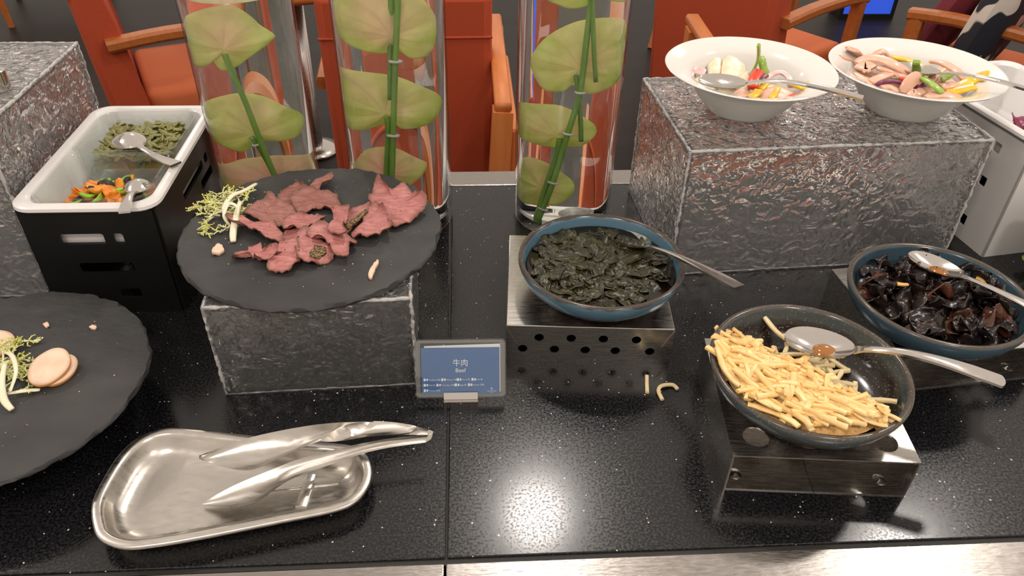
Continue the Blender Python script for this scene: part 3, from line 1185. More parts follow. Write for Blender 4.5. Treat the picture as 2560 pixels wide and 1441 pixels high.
f = flower('green and pink anthurium highest in the left vase', V1)
spathe(f, [(535, 152), (515, 168), (480, 170), (460, 130), (452, 80), (470, 45), (520, 22), (580, 15), (625, 40), (650, 65), (683, 90), (672, 105), (640, 128), (610, 152), (585, 168), (562, 176), (548, 166)], V1, R1, pink=.55, attach=(560, 130))
_, p = stem(f, [(560, 128), (575, 165), (610, 240), (645, 330), (690, 440), (740, 560)], V1, R1, 0.0030)
f = flower('green and pink anthurium in the middle of the left vase', V1)
spathe(f, [(648, 352), (620, 376), (590, 372), (545, 355), (518, 325), (516, 290), (545, 250), (600, 233), (650, 240), (700, 265), (735, 290), (748, 315), (735, 340), (700, 352), (668, 350)], V1, R1, pink=.42, attach=(640, 345), depth=.01)
_, p = stem(f, [(628, 332), (655, 370), (695, 450), (745, 560)], V1, R1, 0.0030, -.006)
ties(f, p, (.22,), .0050)
f = flower('pinkish anthurium low in the left vase behind the beef slate', V1)
spathe(f, [(640, 480), (560, 500), (540, 450), (545, 425), (590, 408), (620, 393), (680, 387), (740, 390), (800, 400), (810, 450), (740, 490)], V1, R1, pink=.8, depth=.012)
_, p = stem(f, [(690, 450), (720, 520), (745, 565)], V1, R1, 0.003, -.002)

f = flower('green and pink anthurium highest in the middle vase', V2)
spathe(f, [(985, 122), (965, 130), (930, 128), (880, 115), (845, 90), (828, 50), (835, 10), (870, -20), (960, -30), (1040, -10), (1075, 25), (1088, 75), (1080, 120), (1055, 143), (1025, 143), (1000, 125)], V2, R2, pink=.6, attach=(985, 100))
_, p = stem(f, [(996, -30), (990, 80), (984, 250), (980, 430), (975, 560)], V2, R2, 0.0030)
ties(f, p, (.35, .6), .0068)
f = flower('green and pink anthurium in the middle of the middle vase', V2)
spathe(f, [(985, 298), (960, 312), (895, 330), (860, 320), (850, 270), (845, 185), (880, 180), (940, 183), (1000, 195), (1050, 220), (1080, 245), (1090, 270), (1075, 300), (1040, 318), (1000, 318)], V2, R2, pink=.4, attach=(972, 290), depth=.012)
_, p = stem(f, [(968, 282), (972, 310), (970, 400), (965, 560)], V2, R2, 0.0032, -.004)
f = flower('small pinkish anthurium low in the middle vase', V2)
spathe(f, [(900, 470), (875, 440), (910, 405), (930, 372), (960, 363), (1000, 370), (1040, 395), (1055, 410), (1040, 440), (1000, 465)], V2, R2, pink=.75, depth=.012)
_, p = stem(f, [(978, -30), (976, 120), (976, 240)], V2, R2, 0.0030, -.006)

f = flower('green anthurium highest in the right vase, cut by the top of the picture', V3)
spathe(f, [(1400, 12), (1365, -5), (1340, -60), (1380, -120), (1480, -130), (1560, -80), (1570, 0), (1540, 8), (1480, -10), (1465, 14), (1430, 20)], V3, R3, pink=.3, attach=(1480, -20))
_, p = stem(f, [(1482, -30), (1468, 80), (1450, 220), (1420, 320), (1385, 440), (1350, 535)], V3, R3, 0.0032)
ties(f, p, (.40, .62, .8, .95), .0060)
f = flower('large green anthurium in the upper part of the right vase', V3)
spathe(f, [(1432, 210), (1410, 225), (1370, 225), (1345, 195), (1335, 155), (1350, 120), (1390, 80), (1440, 55), (1500, 47), (1550, 55), (1572, 80), (1568, 130), (1555, 190), (1520, 220), (1480, 232), (1458, 230)], V3, R3, pink=.42, attach=(1440, 180), depth=.006)
_, p = stem(f, [(1440, 180), (1446, 240), (1450, 290), (1451, 342)], V3, R3, 0.0024, -.006)
f = flower('green anthurium halfway down the right vase', V3)
spathe(f, [(1405, 360), (1385, 362), (1340, 355), (1297, 345), (1288, 320), (1290, 275), (1330, 260), (1390, 258), (1430, 272), (1470, 300), (1482, 325), (1470, 345), (1440, 362), (1418, 358)], V3, R3, pink=.42, attach=(1400, 340), depth=.006)
_, p = stem(f, [(1402, 335), (1395, 370), (1370, 450), (1345, 538)], V3, R3, 0.0034, -.008)
o2, hd, rt, P0 = spathe_shape([(1350, 258)], V3, R3, 0, 0)
q = P0 + rt * o2[0][0] + hd * 0.02 + V((0, 0, o2[0][1])) - V(f.location)
mesh_obj('spadix', *tube([q - V((0, 0, .012)), q, q + V((0, 0, .004))], [.004, .004, .0015], 10), MT['spadix'], f)
f = flower('green anthurium standing at the bottom of the right vase', V3)
spathe(f, [(1360, 500), (1330, 508), (1295, 500), (1290, 480), (1312, 450), (1320, 400), (1345, 392), (1380, 405), (1420, 435), (1432, 460), (1420, 485), (1390, 503)], V3, R3, pink=.35, depth=.008)
_, p = stem(f, [(1481, -30), (1484, 80), (1490, 195)], V3, R3, 0.0024, -.014)

# rough glass pebble on the floor of the right vase
def pebble():
    vs, fs = lathe([(0, -.0095)] + [(.019 * math.cos(a), .0095 * math.sin(a)) for a in [(-PI / 2 + PI * (i + 1) / 12) for i in range(11)]] + [(0, .0095)], 28)
    return [v * (1 + .10 * fbm(v, 90)) for v in vs], fs


o = mesh_obj('glass_pebble', *pebble(), MT['crystal'], None)
o.location = (0.152, 0.956, 0.0135 + .0105)
tag(o, 'rough clear glass pebble lying in the right vase', 'pebble')

# ------------------------------------------------------------------ white pan in its black slotted housing
PX0, PX1, PY0, PY1, PZ = -0.5035, -0.3425, 0.7425, 1.0125, 0.153


def loop3(x0, x1, y0, y1, r, z, k=6):
    return [V((p.x, p.y, z)) for p in rrect(x0, x1, y0, y1, r, k)]


def pan(t, x0, x1, y0, y1, z, depth, mat):
    d = 0.014
    L_ = [loop3(x0 + .002, x1 - .002, y0 + .002, y1 - .002, .022, z - .007), loop3(x0, x1, y0, y1, .024, z - .005), loop3(x0 + .0005, x1 - .0005, y0 + .0005, y1 - .0005, .024, z - .0015),
          loop3(x0 + .003, x1 - .003, y0 + .003, y1 - .003, .022, z), loop3(x0 + d - .003, x1 - d + .003, y0 + d - .003, y1 - d + .003, .022, z), loop3(x0 + d, x1 - d, y0 + d, y1 - d, .022, z - .003),
          loop3(x0 + d + .006, x1 - d - .006, y0 + d + .006, y1 - d - .006, .020, z - depth + .008), loop3(x0 + d + .014, x1 - d - .014, y0 + d + .014, y1 - d - .014, .016, z - depth),
          loop3(x0 + d + .014, x1 - d - .014, y0 + d + .014, y1 - d - .014, .016, z - depth - .003), loop3(x0 + d + .003, x1 - d - .003, y0 + d + .003, y1 - d - .003, .020, z - depth + .006),
          loop3(x0 + d - .003, x1 - d + .003, y0 + d - .003, y1 - d + .003, .022, z - .0075)]
    vs, fs = rings(L_ + [L_[0]], True)
    n = len(L_[0])
    fs.append([7 * n + j for j in range(n)])
    fs.append([8 * n + j for j in range(n)][::-1])
    lo = V(t.location)
    return mesh_obj('pan', [v - lo for v in vs], fs, mat, t, angle=.7)


t = thing('serving_pan', 'white rectangular pan with two glass dishes on a black housing', 'pan', ((PX0 + PX1) / 2, (PY0 + PY1) / 2, 0.09))
pan(t, PX0, PX1, PY0, PY1, PZ, 0.062, MT['white'])

t = thing('pan_housing', 'black metal housing with slots under the white pan', 'housing', (-0.4235, 0.8775, 0.0))
hx, hy, hh = 0.0725, 0.1245, 0.1445


def wall_panel(parent, w_, h_, holes, mtx, mat, th=.003):
    o = mesh_obj('wall_panel', *xpoly(rect(-w_ / 2, w_ / 2, 0, h_), holes, th, mtx), mat, parent, smooth=False)
    return o


def rr2(x0, x1, y0, y1, r=.003):
    return [(p.x, p.y) for p in rrect(x0, x1, y0, y1, r, 3)]


fr = [rr2(-.037, .011, .1005, .1145), rr2(.0215, .0325, .1005, .1145), rr2(-.0275, .0330, .0605, .0745), rr2(.0075, .0310, .0230, .0365)]
wall_panel(t, 2 * hx, hh, fr, M_((0, -hy, 0), rx=PI / 2), MT['black_steel'])
sd = [rr2(-.04, .045, .1045, .1165), rr2(.055, .068, .1045, .1165), rr2(.025, .075, .082, .094), rr2(-.07, -.02, .06, .074), rr2(-.01, .05, .035, .049)]
wall_panel(t, 2 * hy, hh, sd, M_((hx, 0, 0), rx=PI / 2, rz=PI / 2) , MT['black_steel'])
wall_panel(t, 2 * hx, hh, fr, M_((0, hy, 0), rx=PI / 2, rz=PI), MT['black_steel'])
wall_panel(t, 2 * hy, hh, sd, M_((-hx, 0, 0), rx=PI / 2, rz=-PI / 2), MT['black_steel'])


def glass_dish(label, x0, x1, y0, y1, z1, dep):
    L_ = []
    for ins, zz, r in ((.010, z1 - dep, .014), (.004, z1 - dep + .006, .016), (.0015, z1 - .004, .016), (0, z1 - .001, .016), (.001, z1, .016), (.003, z1 - .0005, .015), (.0045, z1 - .005, .0145), (.0072, z1 - dep + .010, .013), (.013, z1 - dep + .0045, .011)):
        L_.append(loop3(x0 + ins, x1 - ins, y0 + ins, y1 - ins, r, zz))
    vs, fs = rings(L_, True, True, True)
    og = V(((x0 + x1) / 2, (y0 + y1) / 2, z1 - dep))
    o = mesh_obj('glass_dish', vs, fs, MT['dish'], None, origin=og, angle=.9)
    return tag(o, label, 'dish', 'glass dishes in the white pan')


D1 = (-0.4865, -0.3595, 0.7580, 0.8715)
D2 = (-0.4865, -0.3595, 0.8735, 0.9890)
glass_dish('rectangular glass dish of mixed dried fruit', *D1, 0.1545, 0.056)
glass_dish('rectangular glass dish of green pumpkin seeds', *D2, 0.1545, 0.056)

def bed(name, label, D, z0, z1, mat, mound):
    x0, x1, y0, y1 = D
    vs, fs = [], []
    n = 22
    for i in range(n + 1):
        for j in range(n + 1):
            u, v = i / n * 2 - 1, j / n * 2 - 1
            x, y = (x0 + x1) / 2 + u * ((x1 - x0) / 2 - .014), (y0 + y1) / 2 + v * ((y1 - y0) / 2 - .014)
            h = mound(u, v)
            vs.append(V((x, y, z0 + (z1 - z0) * h + .0016 * fbm(V((x, y, 0)), 160) * (h > 0))))
    for i in range(n):
        for j in range(n):
            a = i * (n + 1) + j
            fs.append([a, a + 1, a + n + 2, a + n + 1])
    o = mesh_obj(name, vs, fs, mat, None, origin=((x0 + x1) / 2, (y0 + y1) / 2, z0))
    return tag(o, label, 'food', None, 'stuff')


bed('seed_bed', 'lower layers of pumpkin seeds in the rear glass dish', D2, .1038, .1385, MT['seed'], lambda u, v: .72 + .18 * v)
bed('fruit_bed', 'lower layers of dried fruit in the front glass dish', D1, .1038, .1300, MT['apricot'], lambda u, v: max(0, 1 - (u / .95) ** 2 - ((v + .15) / .95) ** 2) ** .6 * .9)

# pumpkin seeds
def seed_mesh(k):
    vs, fs = lathe([(0, -.0016), (.55, -.0013), (.9, -.0006), (1, 0), (.9, .0006), (.55, .0013), (0, .0016)], 14)
    out = []
    for v in vs:
        x = v.x * (.0072 + .0004 * k)
        y = v.y * .0038 * (1 - .35 * v.x)
        out.append(V((x, y, v.z + .0006 * v.x * v.x)))
    o = mesh_obj('pumpkin_seed', out, fs, MT['seed'])
    return tag(o, 'green pumpkin seed in the rear glass dish', 'seed', 'pumpkin seeds in the glass dish')


def scatter(protos, n, place, first=True):
    """copies of the prototypes (top level, shared mesh data); place(i) gives a matrix"""
    out = []
    for i in range(n):
        pr = protos[i % len(protos)]
        if i < len(protos):
            o = pr
        else:
            o = pr.copy()
            COL.objects.link(o)
        o.matrix_world = place(i)
        out.append(o)
    return out


sp = [seed_mesh(k) for k in range(3)]


def seed_place(i):
    lay = i / 300
    x = random.uniform(D2[0] + .020, D2[1] - .018)
    y = random.uniform(D2[2] + .017, D2[3] - .014)
    z = 0.1305 + .006 * lay + .006 * (y - D2[2]) / .1 + random.uniform(0, .003)
    return M_((x, y, z), rx=random.gauss(0, .35), ry=random.gauss(0, .35), rz=random.uniform(0, 2 * PI))


scatter(sp, 300, seed_place)

# dried fruit
def lump(name, label, mat, grp, sx, sy, sz, seed, amp=.35, fold=0.0):
    vs, fs = lathe([(0, -1)] + [(math.cos(a), math.sin(a)) for a in [(-PI / 2 + PI * (i + 1) / 8) for i in range(7)]] + [(0, 1)], 14)
    out = []
    for v in vs:
        k = 1 + amp * fbm(v + V((seed, 0, 0)), 1.4)
        p = V((v.x * sx * k, v.y * sy * k, v.z * sz * k))
        p.z += fold * (v.x ** 2 - .3) * sx
        out.append(p)
    o = mesh_obj(name, out, fs, mat)
    return tag(o, label, 'dried fruit', grp)


G = 'mixed dried fruit in the glass dish'
ap = [lump('dried_apricot', 'piece of orange dried apricot in the front glass dish', MT['apricot'], G, .0115, .009, .004, k * 3.1, .4, .5) for k in range(3)]
ra = [lump('raisin', 'dark raisin in the front glass dish', MT['raisin'], G, .0062, .0048, .0036, k * 2.3 + 9, .3) for k in range(2)]
gr = [lump('candied_fruit', 'piece of green candied fruit in the front glass dish', MT['candied'], G, .0085, .0048, .0028, k * 4.7 + 20, .25, .3) for k in range(2)]


def fruit_place(i, lo=0.0):
    while True:
        x = random.uniform(D1[0] + .018, D1[1] - .016)
        y = random.uniform(D1[2] + .014, D1[3] - .016)
        u = (x - (D1[0] + D1[1]) / 2 - .004) / .050
        v = (y - D1[2] - .047) / .048
        if u * u + v * v < 1:
            break
    h = max(0, 1 - u * u - v * v)
    return M_((x, y, 0.1200 + lo + .026 * h * random.uniform(.55, 1)), rx=random.gauss(0, .4), ry=random.gauss(0, .4), rz=random.uniform(0, 6.3))


scatter(ap, 34, fruit_place)
scatter(ra, 18, lambda i: fruit_place(i, .0025))
scatter(gr, 20, lambda i: fruit_place(i, .003))

# ------------------------------------------------------------------ spoons
def spoon(label, tip, end, bl=0.058, bw=0.038, depth=0.009, hw=0.0125, roll=0.0, mat=None, arch=0.012, neck=0.005, flip=False, squared=False, oil=False):
    """a spoon from the tip of its bowl to the end of its handle"""
    tip, end = V(tip), V(end)
    Lg = (end - tip).length
    X = (end - tip).normalized()
    up = V((0, 0, -1 if flip else 1))
    Y = up.cross(X).normalized()
    Z = X.cross(Y)
    Rm = Matrix((X, Y, Z)).transposed().to_4x4() @ Matrix.Rotation(roll, 4, 'X')
    t = thing('spoon', label, 'spoon', tuple((tip + end) / 2))
    mat = mat or MT['polished']
    base = Matrix.Translation(tip - (tip + end) / 2) @ Rm
    nv = 9

    def strip(us, name, parent):
        top, bot = [], []
        for u in us:
            x = u * Lg
            ub = x / bl
            if ub < 1:
                hwid = bw / 2 * math.sqrt(max(0, 1 - (2 * ub - 1) ** 2)) ** 0.9 * (1.08 - .12 * ub)
                hwid = max(hwid, .0008 if ub < .5 else neck / 2)
                dep = depth * math.sin(PI * min(1, max(0, ub * .97 + .02)))
                zc = 0.0
            else:
                k = (x - bl) / (Lg - bl)
                hwid = neck / 2 + (hw - neck) / 2 * min(1, k * 1.25) ** 1.3
                if k > .97 and not squared:
                    hwid *= math.sqrt(max(.05, 1 - ((k - .97) / .03) ** 2))
                dep = -0.0012 * math.sin(PI * min(1, k))
                zc = arch * math.sin(PI * min(1, k ** .75)) * (1 if Lg > .12 else .6)
            a, b = [], []
            for j in range(nv):
                v = j / (nv - 1) * 2 - 1
                zz = zc - dep * (1 - v * v)
                th = .0009 if ub < 1 else .0013
                a.append(base @ V((x, v * hwid, zz + th)))
                b.append(base @ V((x, v * hwid, zz - th)))
            top.append(a)
            bot.append(b)
        rs = [a + b[::-1] for a, b in zip(top, bot)]
        return mesh_obj(name, *rings(rs, True, True, True), mat, parent, angle=1.1)
    ub = [bl / Lg * (0.5 - 0.5 * math.cos(PI * i / 16)) for i in range(17)]
    uh = [bl / Lg * .985 + (1 - bl / Lg * .985) * (1 - (1 - i / 26) ** 1.7) for i in range(27)]
    strip(ub, 'spoon_bowl', t)
    strip(uh, 'handle', t)
    if oil:
        d_ = lathe([(0, .0016), (.5, .0012), (.85, .0004), (1, -.0012)], 24)
        d_ = [V((v.x * bl * .20, v.y * bw * .24, v.z)) for v in d_[0]], d_[1]
        mesh_obj('oil', *xf(d_, base @ Matrix.Translation((bl * .62, 0, -depth * .86 + .0014))), MT['oil'], t)
    return t


spoon('small steel spoon face down on the pumpkin seeds', at(300, 340, .153), at(440, 411, .1575), .047, .038, .009, .014, arch=.004, neck=.006, flip=True, squared=True)
spoon('small steel spoon leaning out of the dried fruit over the pan rim', at(352, 452, .146), at(311, 531, .1575), .036, .030, -.008, .012, arch=.008, neck=.006, squared=True)
# ------------------------------------------------------------------ roast beef slices
def tintmesh(o, fn):
    ca = o.data.color_attributes.new('tint', 'FLOAT_COLOR', 'POINT')
    for i, v in enumerate(o.data.vertices):
        ca.data[i].color = fn(i, v)


def crop(p):
    return 560 + p[0] / 4.7407, 420 + p[1] / 4.74


BEEF = [
    ('darker slice with a curled tip at the back of the beef pile', [(650, 300), (760, 215), (880, 205), (930, 240), (1040, 215), (1120, 160), (1190, 130), (1280, 160), (1270, 210), (1160, 240), (1060, 300), (960, 320), (850, 340), (820, 400), (700, 420), (650, 380)], .004, .010, 'beef_brown', 1),
    ('wide slice across the middle back of the beef pile', [(820, 380), (880, 300), (1040, 280), (1200, 320), (1320, 350), (1380, 440), (1470, 450), (1470, 500), (1380, 505), (1250, 485), (1100, 480), (920, 530), (850, 460)], .005, .006, 'beef_brown', 2),
    ('large brownish slice next to the curly salad', [(520, 330), (590, 330), (640, 390), (800, 420), (900, 430), (920, 540), (850, 600), (700, 650), (620, 680), (480, 640), (330, 600), (260, 540), (350, 460), (500, 410)], .0065, .004, 'beef_brown', 3),
    ('pointed slice at the left of the beef pile', [(60, 650), (180, 570), (320, 620), (560, 650), (640, 720), (680, 800), (670, 870), (600, 860), (500, 820), (400, 770), (250, 710)], .009, .007, 'beef', 4),
    ('small folded slice in the middle of the beef pile', [(700, 630), (760, 590), (900, 570), (1020, 550), (1140, 600), (1200, 640), (1050, 700), (960, 740), (850, 740), (740, 740), (700, 690)], .006, .008, 'beef', 5),
    ('smallest slice below the large brownish slice', [(680, 790), (760, 730), (900, 730), (880, 850), (760, 890), (680, 880)], .005, .004, 'beef', 6),
    ('narrow curled slice at the lower left of the beef', [(120, 1000), (200, 970), (280, 990), (330, 950), (440, 940), (470, 990), (560, 960), (640, 960), (670, 1030), (600, 1090), (520, 1120), (430, 1110), (360, 1060), (280, 1040), (130, 1070)], .005, .009, 'beef', 7),
    ('fan shaped slice at the front of the beef', [(640, 970), (720, 930), (860, 880), (880, 1010), (865, 1120), (760, 1190), (540, 1180), (530, 1120), (620, 1080)], .0075, .004, 'beef', 8),
    ('slice with a pepper crust at the front centre of the beef', [(860, 890), (920, 780), (1030, 750), (1140, 860), (1260, 930), (1280, 1010), (1230, 1070), (1040, 1120), (900, 1090), (870, 1000)], .006, .005, 'beef', 9),
    ('ragged slice right of the pepper crust', [(1000, 790), (1120, 690), (1280, 680), (1400, 760), (1500, 800), (1560, 890), (1480, 920), (1470, 1020), (1350, 1030), (1280, 990), (1240, 900), (1120, 880), (1050, 840)], .0085, .006, 'beef', 10),
    ('upright torn slice in the middle of the beef', [(1290, 500), (1470, 470), (1480, 560), (1430, 640), (1420, 740), (1460, 800), (1380, 850), (1290, 790), (1240, 720), (1280, 640), (1300, 560)], .011, .006, 'beef', 11),
    ('slice with a long pepper edge right of the middle', [(1480, 510), (1640, 450), (1740, 400), (1740, 480), (1680, 580), (1600, 660), (1500, 740), (1430, 770), (1420, 660), (1450, 580)], .007, .006, 'beef', 12),
    ('cupped slice beside the largest right slice', [(1520, 750), (1620, 680), (1700, 560), (1800, 470), (1900, 580), (1980, 700), (1970, 760), (1880, 750), (1780, 805), (1660, 800), (1540, 780)], .009, .009, 'beef', 13),
    ('large pink slice at the far right of the beef', [(1740, 380), (1850, 200), (1900, 260), (1990, 320), (2100, 240), (2200, 300), (2270, 380), (2340, 370), (2390, 430), (2300, 520), (2160, 600), (2010, 640), (1950, 580), (1850, 500), (1760, 430)], .010, .009, 'beef', 14),
]
for lab, pts, lift, curl, mname, sd_ in BEEF:
    # the lift moves a point up the picture; read the outline at the slice's own height
    zz = BS + lift
    out = [at(*crop(p), zz) for p in pts]
    out = [V((p.x, p.y, 0)) for p in out]
    out = smooth_path(out, 3, True)
    c = sum(out, V((0, 0, 0))) / len(out)
    out = [c + (p - c) * 1.07 for p in out]
    rmax = max((p - c).length for p in out)

    def fz(p, s, c=c, sd_=sd_, curl=curl, lift=lift):
        d = p - c
        a = math.atan2(d.y, d.x)
        k = V((math.cos(sd_ * 2.1), math.sin(sd_ * 2.1), 0))
        fold = .0016 * math.sin(d.dot(k) * 210 + 3 * noise.noise(p * 45 + V((sd_, 0, 0)))) + .0022 * noise.noise(p * 38 + V((0, sd_, 0)))
        edge = curl * s ** 4 * max(0, noise.noise(V((math.cos(a) * 1.6, math.sin(a) * 1.6, sd_ * 1.7))) + .12) * 1.5
        crink = .0011 * s * fbm(p + V((sd_, 2, 0)), 150)
        slope = d.dot(V((math.cos(sd_), math.sin(sd_), 0))) * .13
        return max(fold + edge + crink + slope, -lift + .0011 + .0005 * math.sin(9 * a))
    vs, fs = sheet(out, .0017, fz, n=120, nr=12, jag=.0015, seed=sd_)
    og = V((c.x, c.y, zz))
    o = mesh_obj('beef_slice', [v - V((c.x, c.y, 0)) for v in vs], fs, MT[mname], None, angle=1.0)
    o.location = og
    n_ = 120

    def tf(i, v, n_=n_, sd_=sd_):
        ring = i // n_
        if ring > 23:
            return (0, 1, 0, 1)
        k = ring + 1 if ring < 12 else 24 - ring
        a = (i % n_) / n_
        e = 1.0 if k == 12 else (.45 if k == 11 else (.12 if k == 10 else 0))
        e *= .45 + .55 * (noise.noise(V((a * 9, sd_, 0))) > -.1)
        return (e, 0.6 + .4 * noise.noise(V((a * 6, sd_ * 2, 1))), 0, 1)
    tintmesh(o, tf)
    tag(o, 'thin ' + lab, 'beef slice', 'roast beef slices on the slate')
    # pepper crust pieces stuck to a few slices
    cr = {9: [(1010, 1000), (1080, 920), (1200, 930), (1210, 980), (1120, 1050), (1030, 1060)], 12: [(1440, 650), (1560, 600), (1690, 500), (1720, 540), (1600, 650), (1500, 720), (1440, 720)]}.get(sd_)
    if cr:
        co = [at(*crop(p), zz + .003) for p in cr]
        co = [V((p.x, p.y, 0)) for p in co]
        cc = sum(co, V((0, 0, 0))) / len(co)
        vs, fs = sheet(co, .0022, lambda p, s: fz(p, min(1, (p - c).length / rmax)) + .0022 + .0008 * fbm(p, 400), n=48, nr=6, jag=.001)
        k = mesh_obj('pepper_crust', [v - V((c.x, c.y, 0)) for v in vs], fs, MT['pepper_crust'], o)
        k['label'] = 'cracked pepper crust'

# scraps
def scrap(label, pix, z, mat, name, cat, th=.004, grp=None, wav=.002):
    out = [V((p.x, p.y, 0)) for p in (at(*q, z) for q in pix)]
    out = smooth_path(out, 3, True)
    c = sum(out, V((0, 0, 0))) / len(out)
    vs, fs = sheet(out, th, lambda p, s: wav * fbm(p, 200), n=36, nr=4, jag=.0004)
    o = mesh_obj(name, [v - c for v in vs], fs, mat, None)
    o.location = V((c.x, c.y, z + th / 2))
    return tag(o, label, cat, grp)


scrap('thin pink beef scrap alone at the right of the slate', [(943, 657), (947, 662), (938, 680), (930, 700), (922, 698), (922, 688), (930, 672)], BS, MT['chicken'], 'beef_scrap', 'meat scrap')
scrap('small pale scrap left of the beef on the slate', [(531, 638), (538, 625), (550, 617), (562, 630), (555, 636), (545, 640)], BS, MT['chicken'], 'meat_scrap', 'meat scrap', .005)
scrap('small pale scrap at the back of the left slate', [(108, 813), (120, 810), (125, 818), (116, 822)], S2, MT['chicken'], 'meat_scrap', 'meat scrap', .003)
scrap('small pale crescent scrap at the right of the left slate', [(224, 822), (234, 817), (244, 822), (236, 826)], S2, MT['chicken'], 'meat_scrap', 'meat scrap', .003)

# crumbs of pepper and salt: nobody could count them
def crumbs(name, label, cx, cy_, R, z, n, seed):
    rnd = random.Random(seed)
    vs, fs = [], []
    for i in range(n):
        a, r_ = rnd.uniform(0, 2 * PI), R * math.sqrt(rnd.random())
        s_ = rnd.choice((.0004, .0005, .0006, .0009))
        p = V((cx + r_ * math.cos(a), cy_ + r_ * math.sin(a), z + s_ * .6))
        b = len(vs)
        for d in ((1, 0, 0), (-1, 0, 0), (0, 1, 0), (0, -1, 0), (0, 0, 1), (0, 0, -1)):
            vs.append(p + V(d) * s_ * rnd.uniform(.7, 1.3))
        for q in ((0, 2, 4), (2, 1, 4), (1, 3, 4), (3, 0, 4), (2, 0, 5), (1, 2, 5), (3, 1, 5), (0, 3, 5)):
            fs.append([b + k for k in q])
    o = mesh_obj(name, vs, fs, MT['crumb'], None, smooth=False, origin=(cx, cy_, z))
    return tag(o, label, 'crumbs', None, 'stuff')


crumbs('pepper_crumbs', 'tiny pepper and salt crumbs around the beef', -0.165, 0.735, 0.115, BS, 90, 3)
crumbs('food_crumbs', 'tiny pale crumbs on the left slate', -0.46, 0.565, 0.12, S2, 40, 5)

# ------------------------------------------------------------------ frisee
def frisee(label, centre, R, n_rib, seed, big, up=1.0):
    rnd = random.Random(seed)
    t = thing('frisee', label, 'salad leaf', centre)
    ribs, leaves = [], []
    for i in range(n_rib):
        a = rnd.uniform(0, 2 * PI)
        L_ = R * rnd.uniform(.6, 1.1)
        p = V((rnd.gauss(0, R * .2), rnd.gauss(0, R * .2), rnd.uniform(.001, .006)))
        d = V((math.cos(a), math.sin(a), rnd.uniform(.2, .9) * up))
        path = [p]
        turn = rnd.uniform(-.5, .5)
        for k in range(6):
            d = Matrix.Rotation(turn, 3, 'Z') @ d
            d.z -= .22
            p = p + d.normalized() * L_ / 6
            p.z = max(p.z, .0012)
            path.append(p.copy())
        ribs.append(tube(smooth_path(path, 2), [.0013 * (1 - .05 * k) for k in range(13)], 5))
        for k in range(2, 7):
            for s in range(3):
                q = path[k].copy()
                e = V((rnd.gauss(0, 1), rnd.gauss(0, 1), rnd.uniform(-.2, .8))).normalized()
                e = (e + (path[k] - path[k - 1]).normalized() * .8).normalized()
                l_ = R * rnd.uniform(.12, .24)
                pp = [q]
                for z in range(3):
                    e = (e + V((rnd.gauss(0, .45), rnd.gauss(0, .45), rnd.gauss(0, .3)))).normalized()
                    q = q + e * l_ / 3
                    q.z = max(q.z, .0008)
                    pp.append(q.copy())
                    if z > 0:
                        for sg in (-1, 1):
                            g = (e + V((rnd.gauss(0, .8), rnd.gauss(0, .8), .2))).normalized()
                            qq = q + g * l_ * .26
                            qq.z = max(qq.z, .0006)
                            leaves.append(tube([q, qq], [.0008, .0003], 4))
                leaves.append(tube(pp, [.0009, .0009, .0008, .0003], 4))
    for path, r_ in big:
        pp = smooth_path(path, 5)
        ribs.append(tube(pp, [r_ * (0.55 + .45 * math.sin(PI * min(.92, .12 + i / len(pp)))) for i in range(len(pp))], 8, flat=.6))
    mesh_obj('rib', *merge(*ribs), MT['frisee_rib'], t)
    lf = mesh_obj('frill', *merge(*leaves), MT['frisee_leaf'], t)
    lf['kind'] = 'stuff'
    return t


def rel(pix, z, c):
    return [at(x, y, z + h) - V(c) for x, y, h in pix]


c1 = at(568, 535, BS + .0006)
frisee('curly yellow green frisee left of the beef', c1, .043, 17, 4, [
    (rel([(583, 605, .002), (583, 580, .006), (590, 540, .012), (600, 505, .012)], BS, c1), .0040),
    (rel([(640, 460, .004), (610, 478, .012), (580, 490, .016), (560, 520, .014), (565, 550, .006)], BS, c1), .0034),
    (rel([(575, 565, .004), (560, 540, .016), (572, 510, .022), (595, 520, .02), (590, 550, .01)], BS, c1), .0022)])
c2 = at(14, 925, S2 + .0006)
frisee('curly yellow green frisee at the left edge of the left slate', c2, .046, 18, 9, [
    (rel([(30, 1025, .003), (10, 1000, .008), (4, 960, .015), (12, 910, .018)], S2, c2), .0036),
    (rel([(100, 975, .003), (60, 978, .004), (20, 985, .006)], S2, c2), .0024),
    (rel([(8, 880, .006), (30, 890, .016), (40, 930, .018), (25, 980, .01)], S2, c2), .0024)])

# ------------------------------------------------------------------ pale meat slices on the left slate
def round_slice(label, c, rx_, ry_, rot, tilt, th, seed):
    t = thing('meat_slice', label, 'meat slice', c, group='pale meat slices on the left slate')
    out = []
    for i in range(40):
        a = 2 * PI * i / 40
        k = 1 + .05 * noise.noise(V((math.cos(a) * 1.3, math.sin(a) * 1.3, seed)))
        out.append(V((rx_ * math.cos(a) * k, ry_ * math.sin(a) * k, 0)))
    Rm = Matrix.Rotation(rot, 4, 'Z') @ Matrix.Rotation(tilt[0], 4, 'X') @ Matrix.Rotation(tilt[1], 4, 'Y')
    body = sheet(out, th, lambda p, s: .0004 * fbm(p, 120), n=40, nr=4)
    mesh_obj('meat', *xf(body, Rm), MT['chicken'], t)
    rr = [[p * 1.012 + V((0, 0, -th * .42)) for p in out], [p * 1.03 for p in out], [p * 1.012 + V((0, 0, th * .34)) for p in out], [p * .985 + V((0, 0, th * .36)) for p in out], [p * .985 + V((0, 0, -th * .44)) for p in out]]
    mesh_obj('rim', *xf(rings(rr + [rr[0]]), Rm), MT['chicken_rim'], t)
    return t


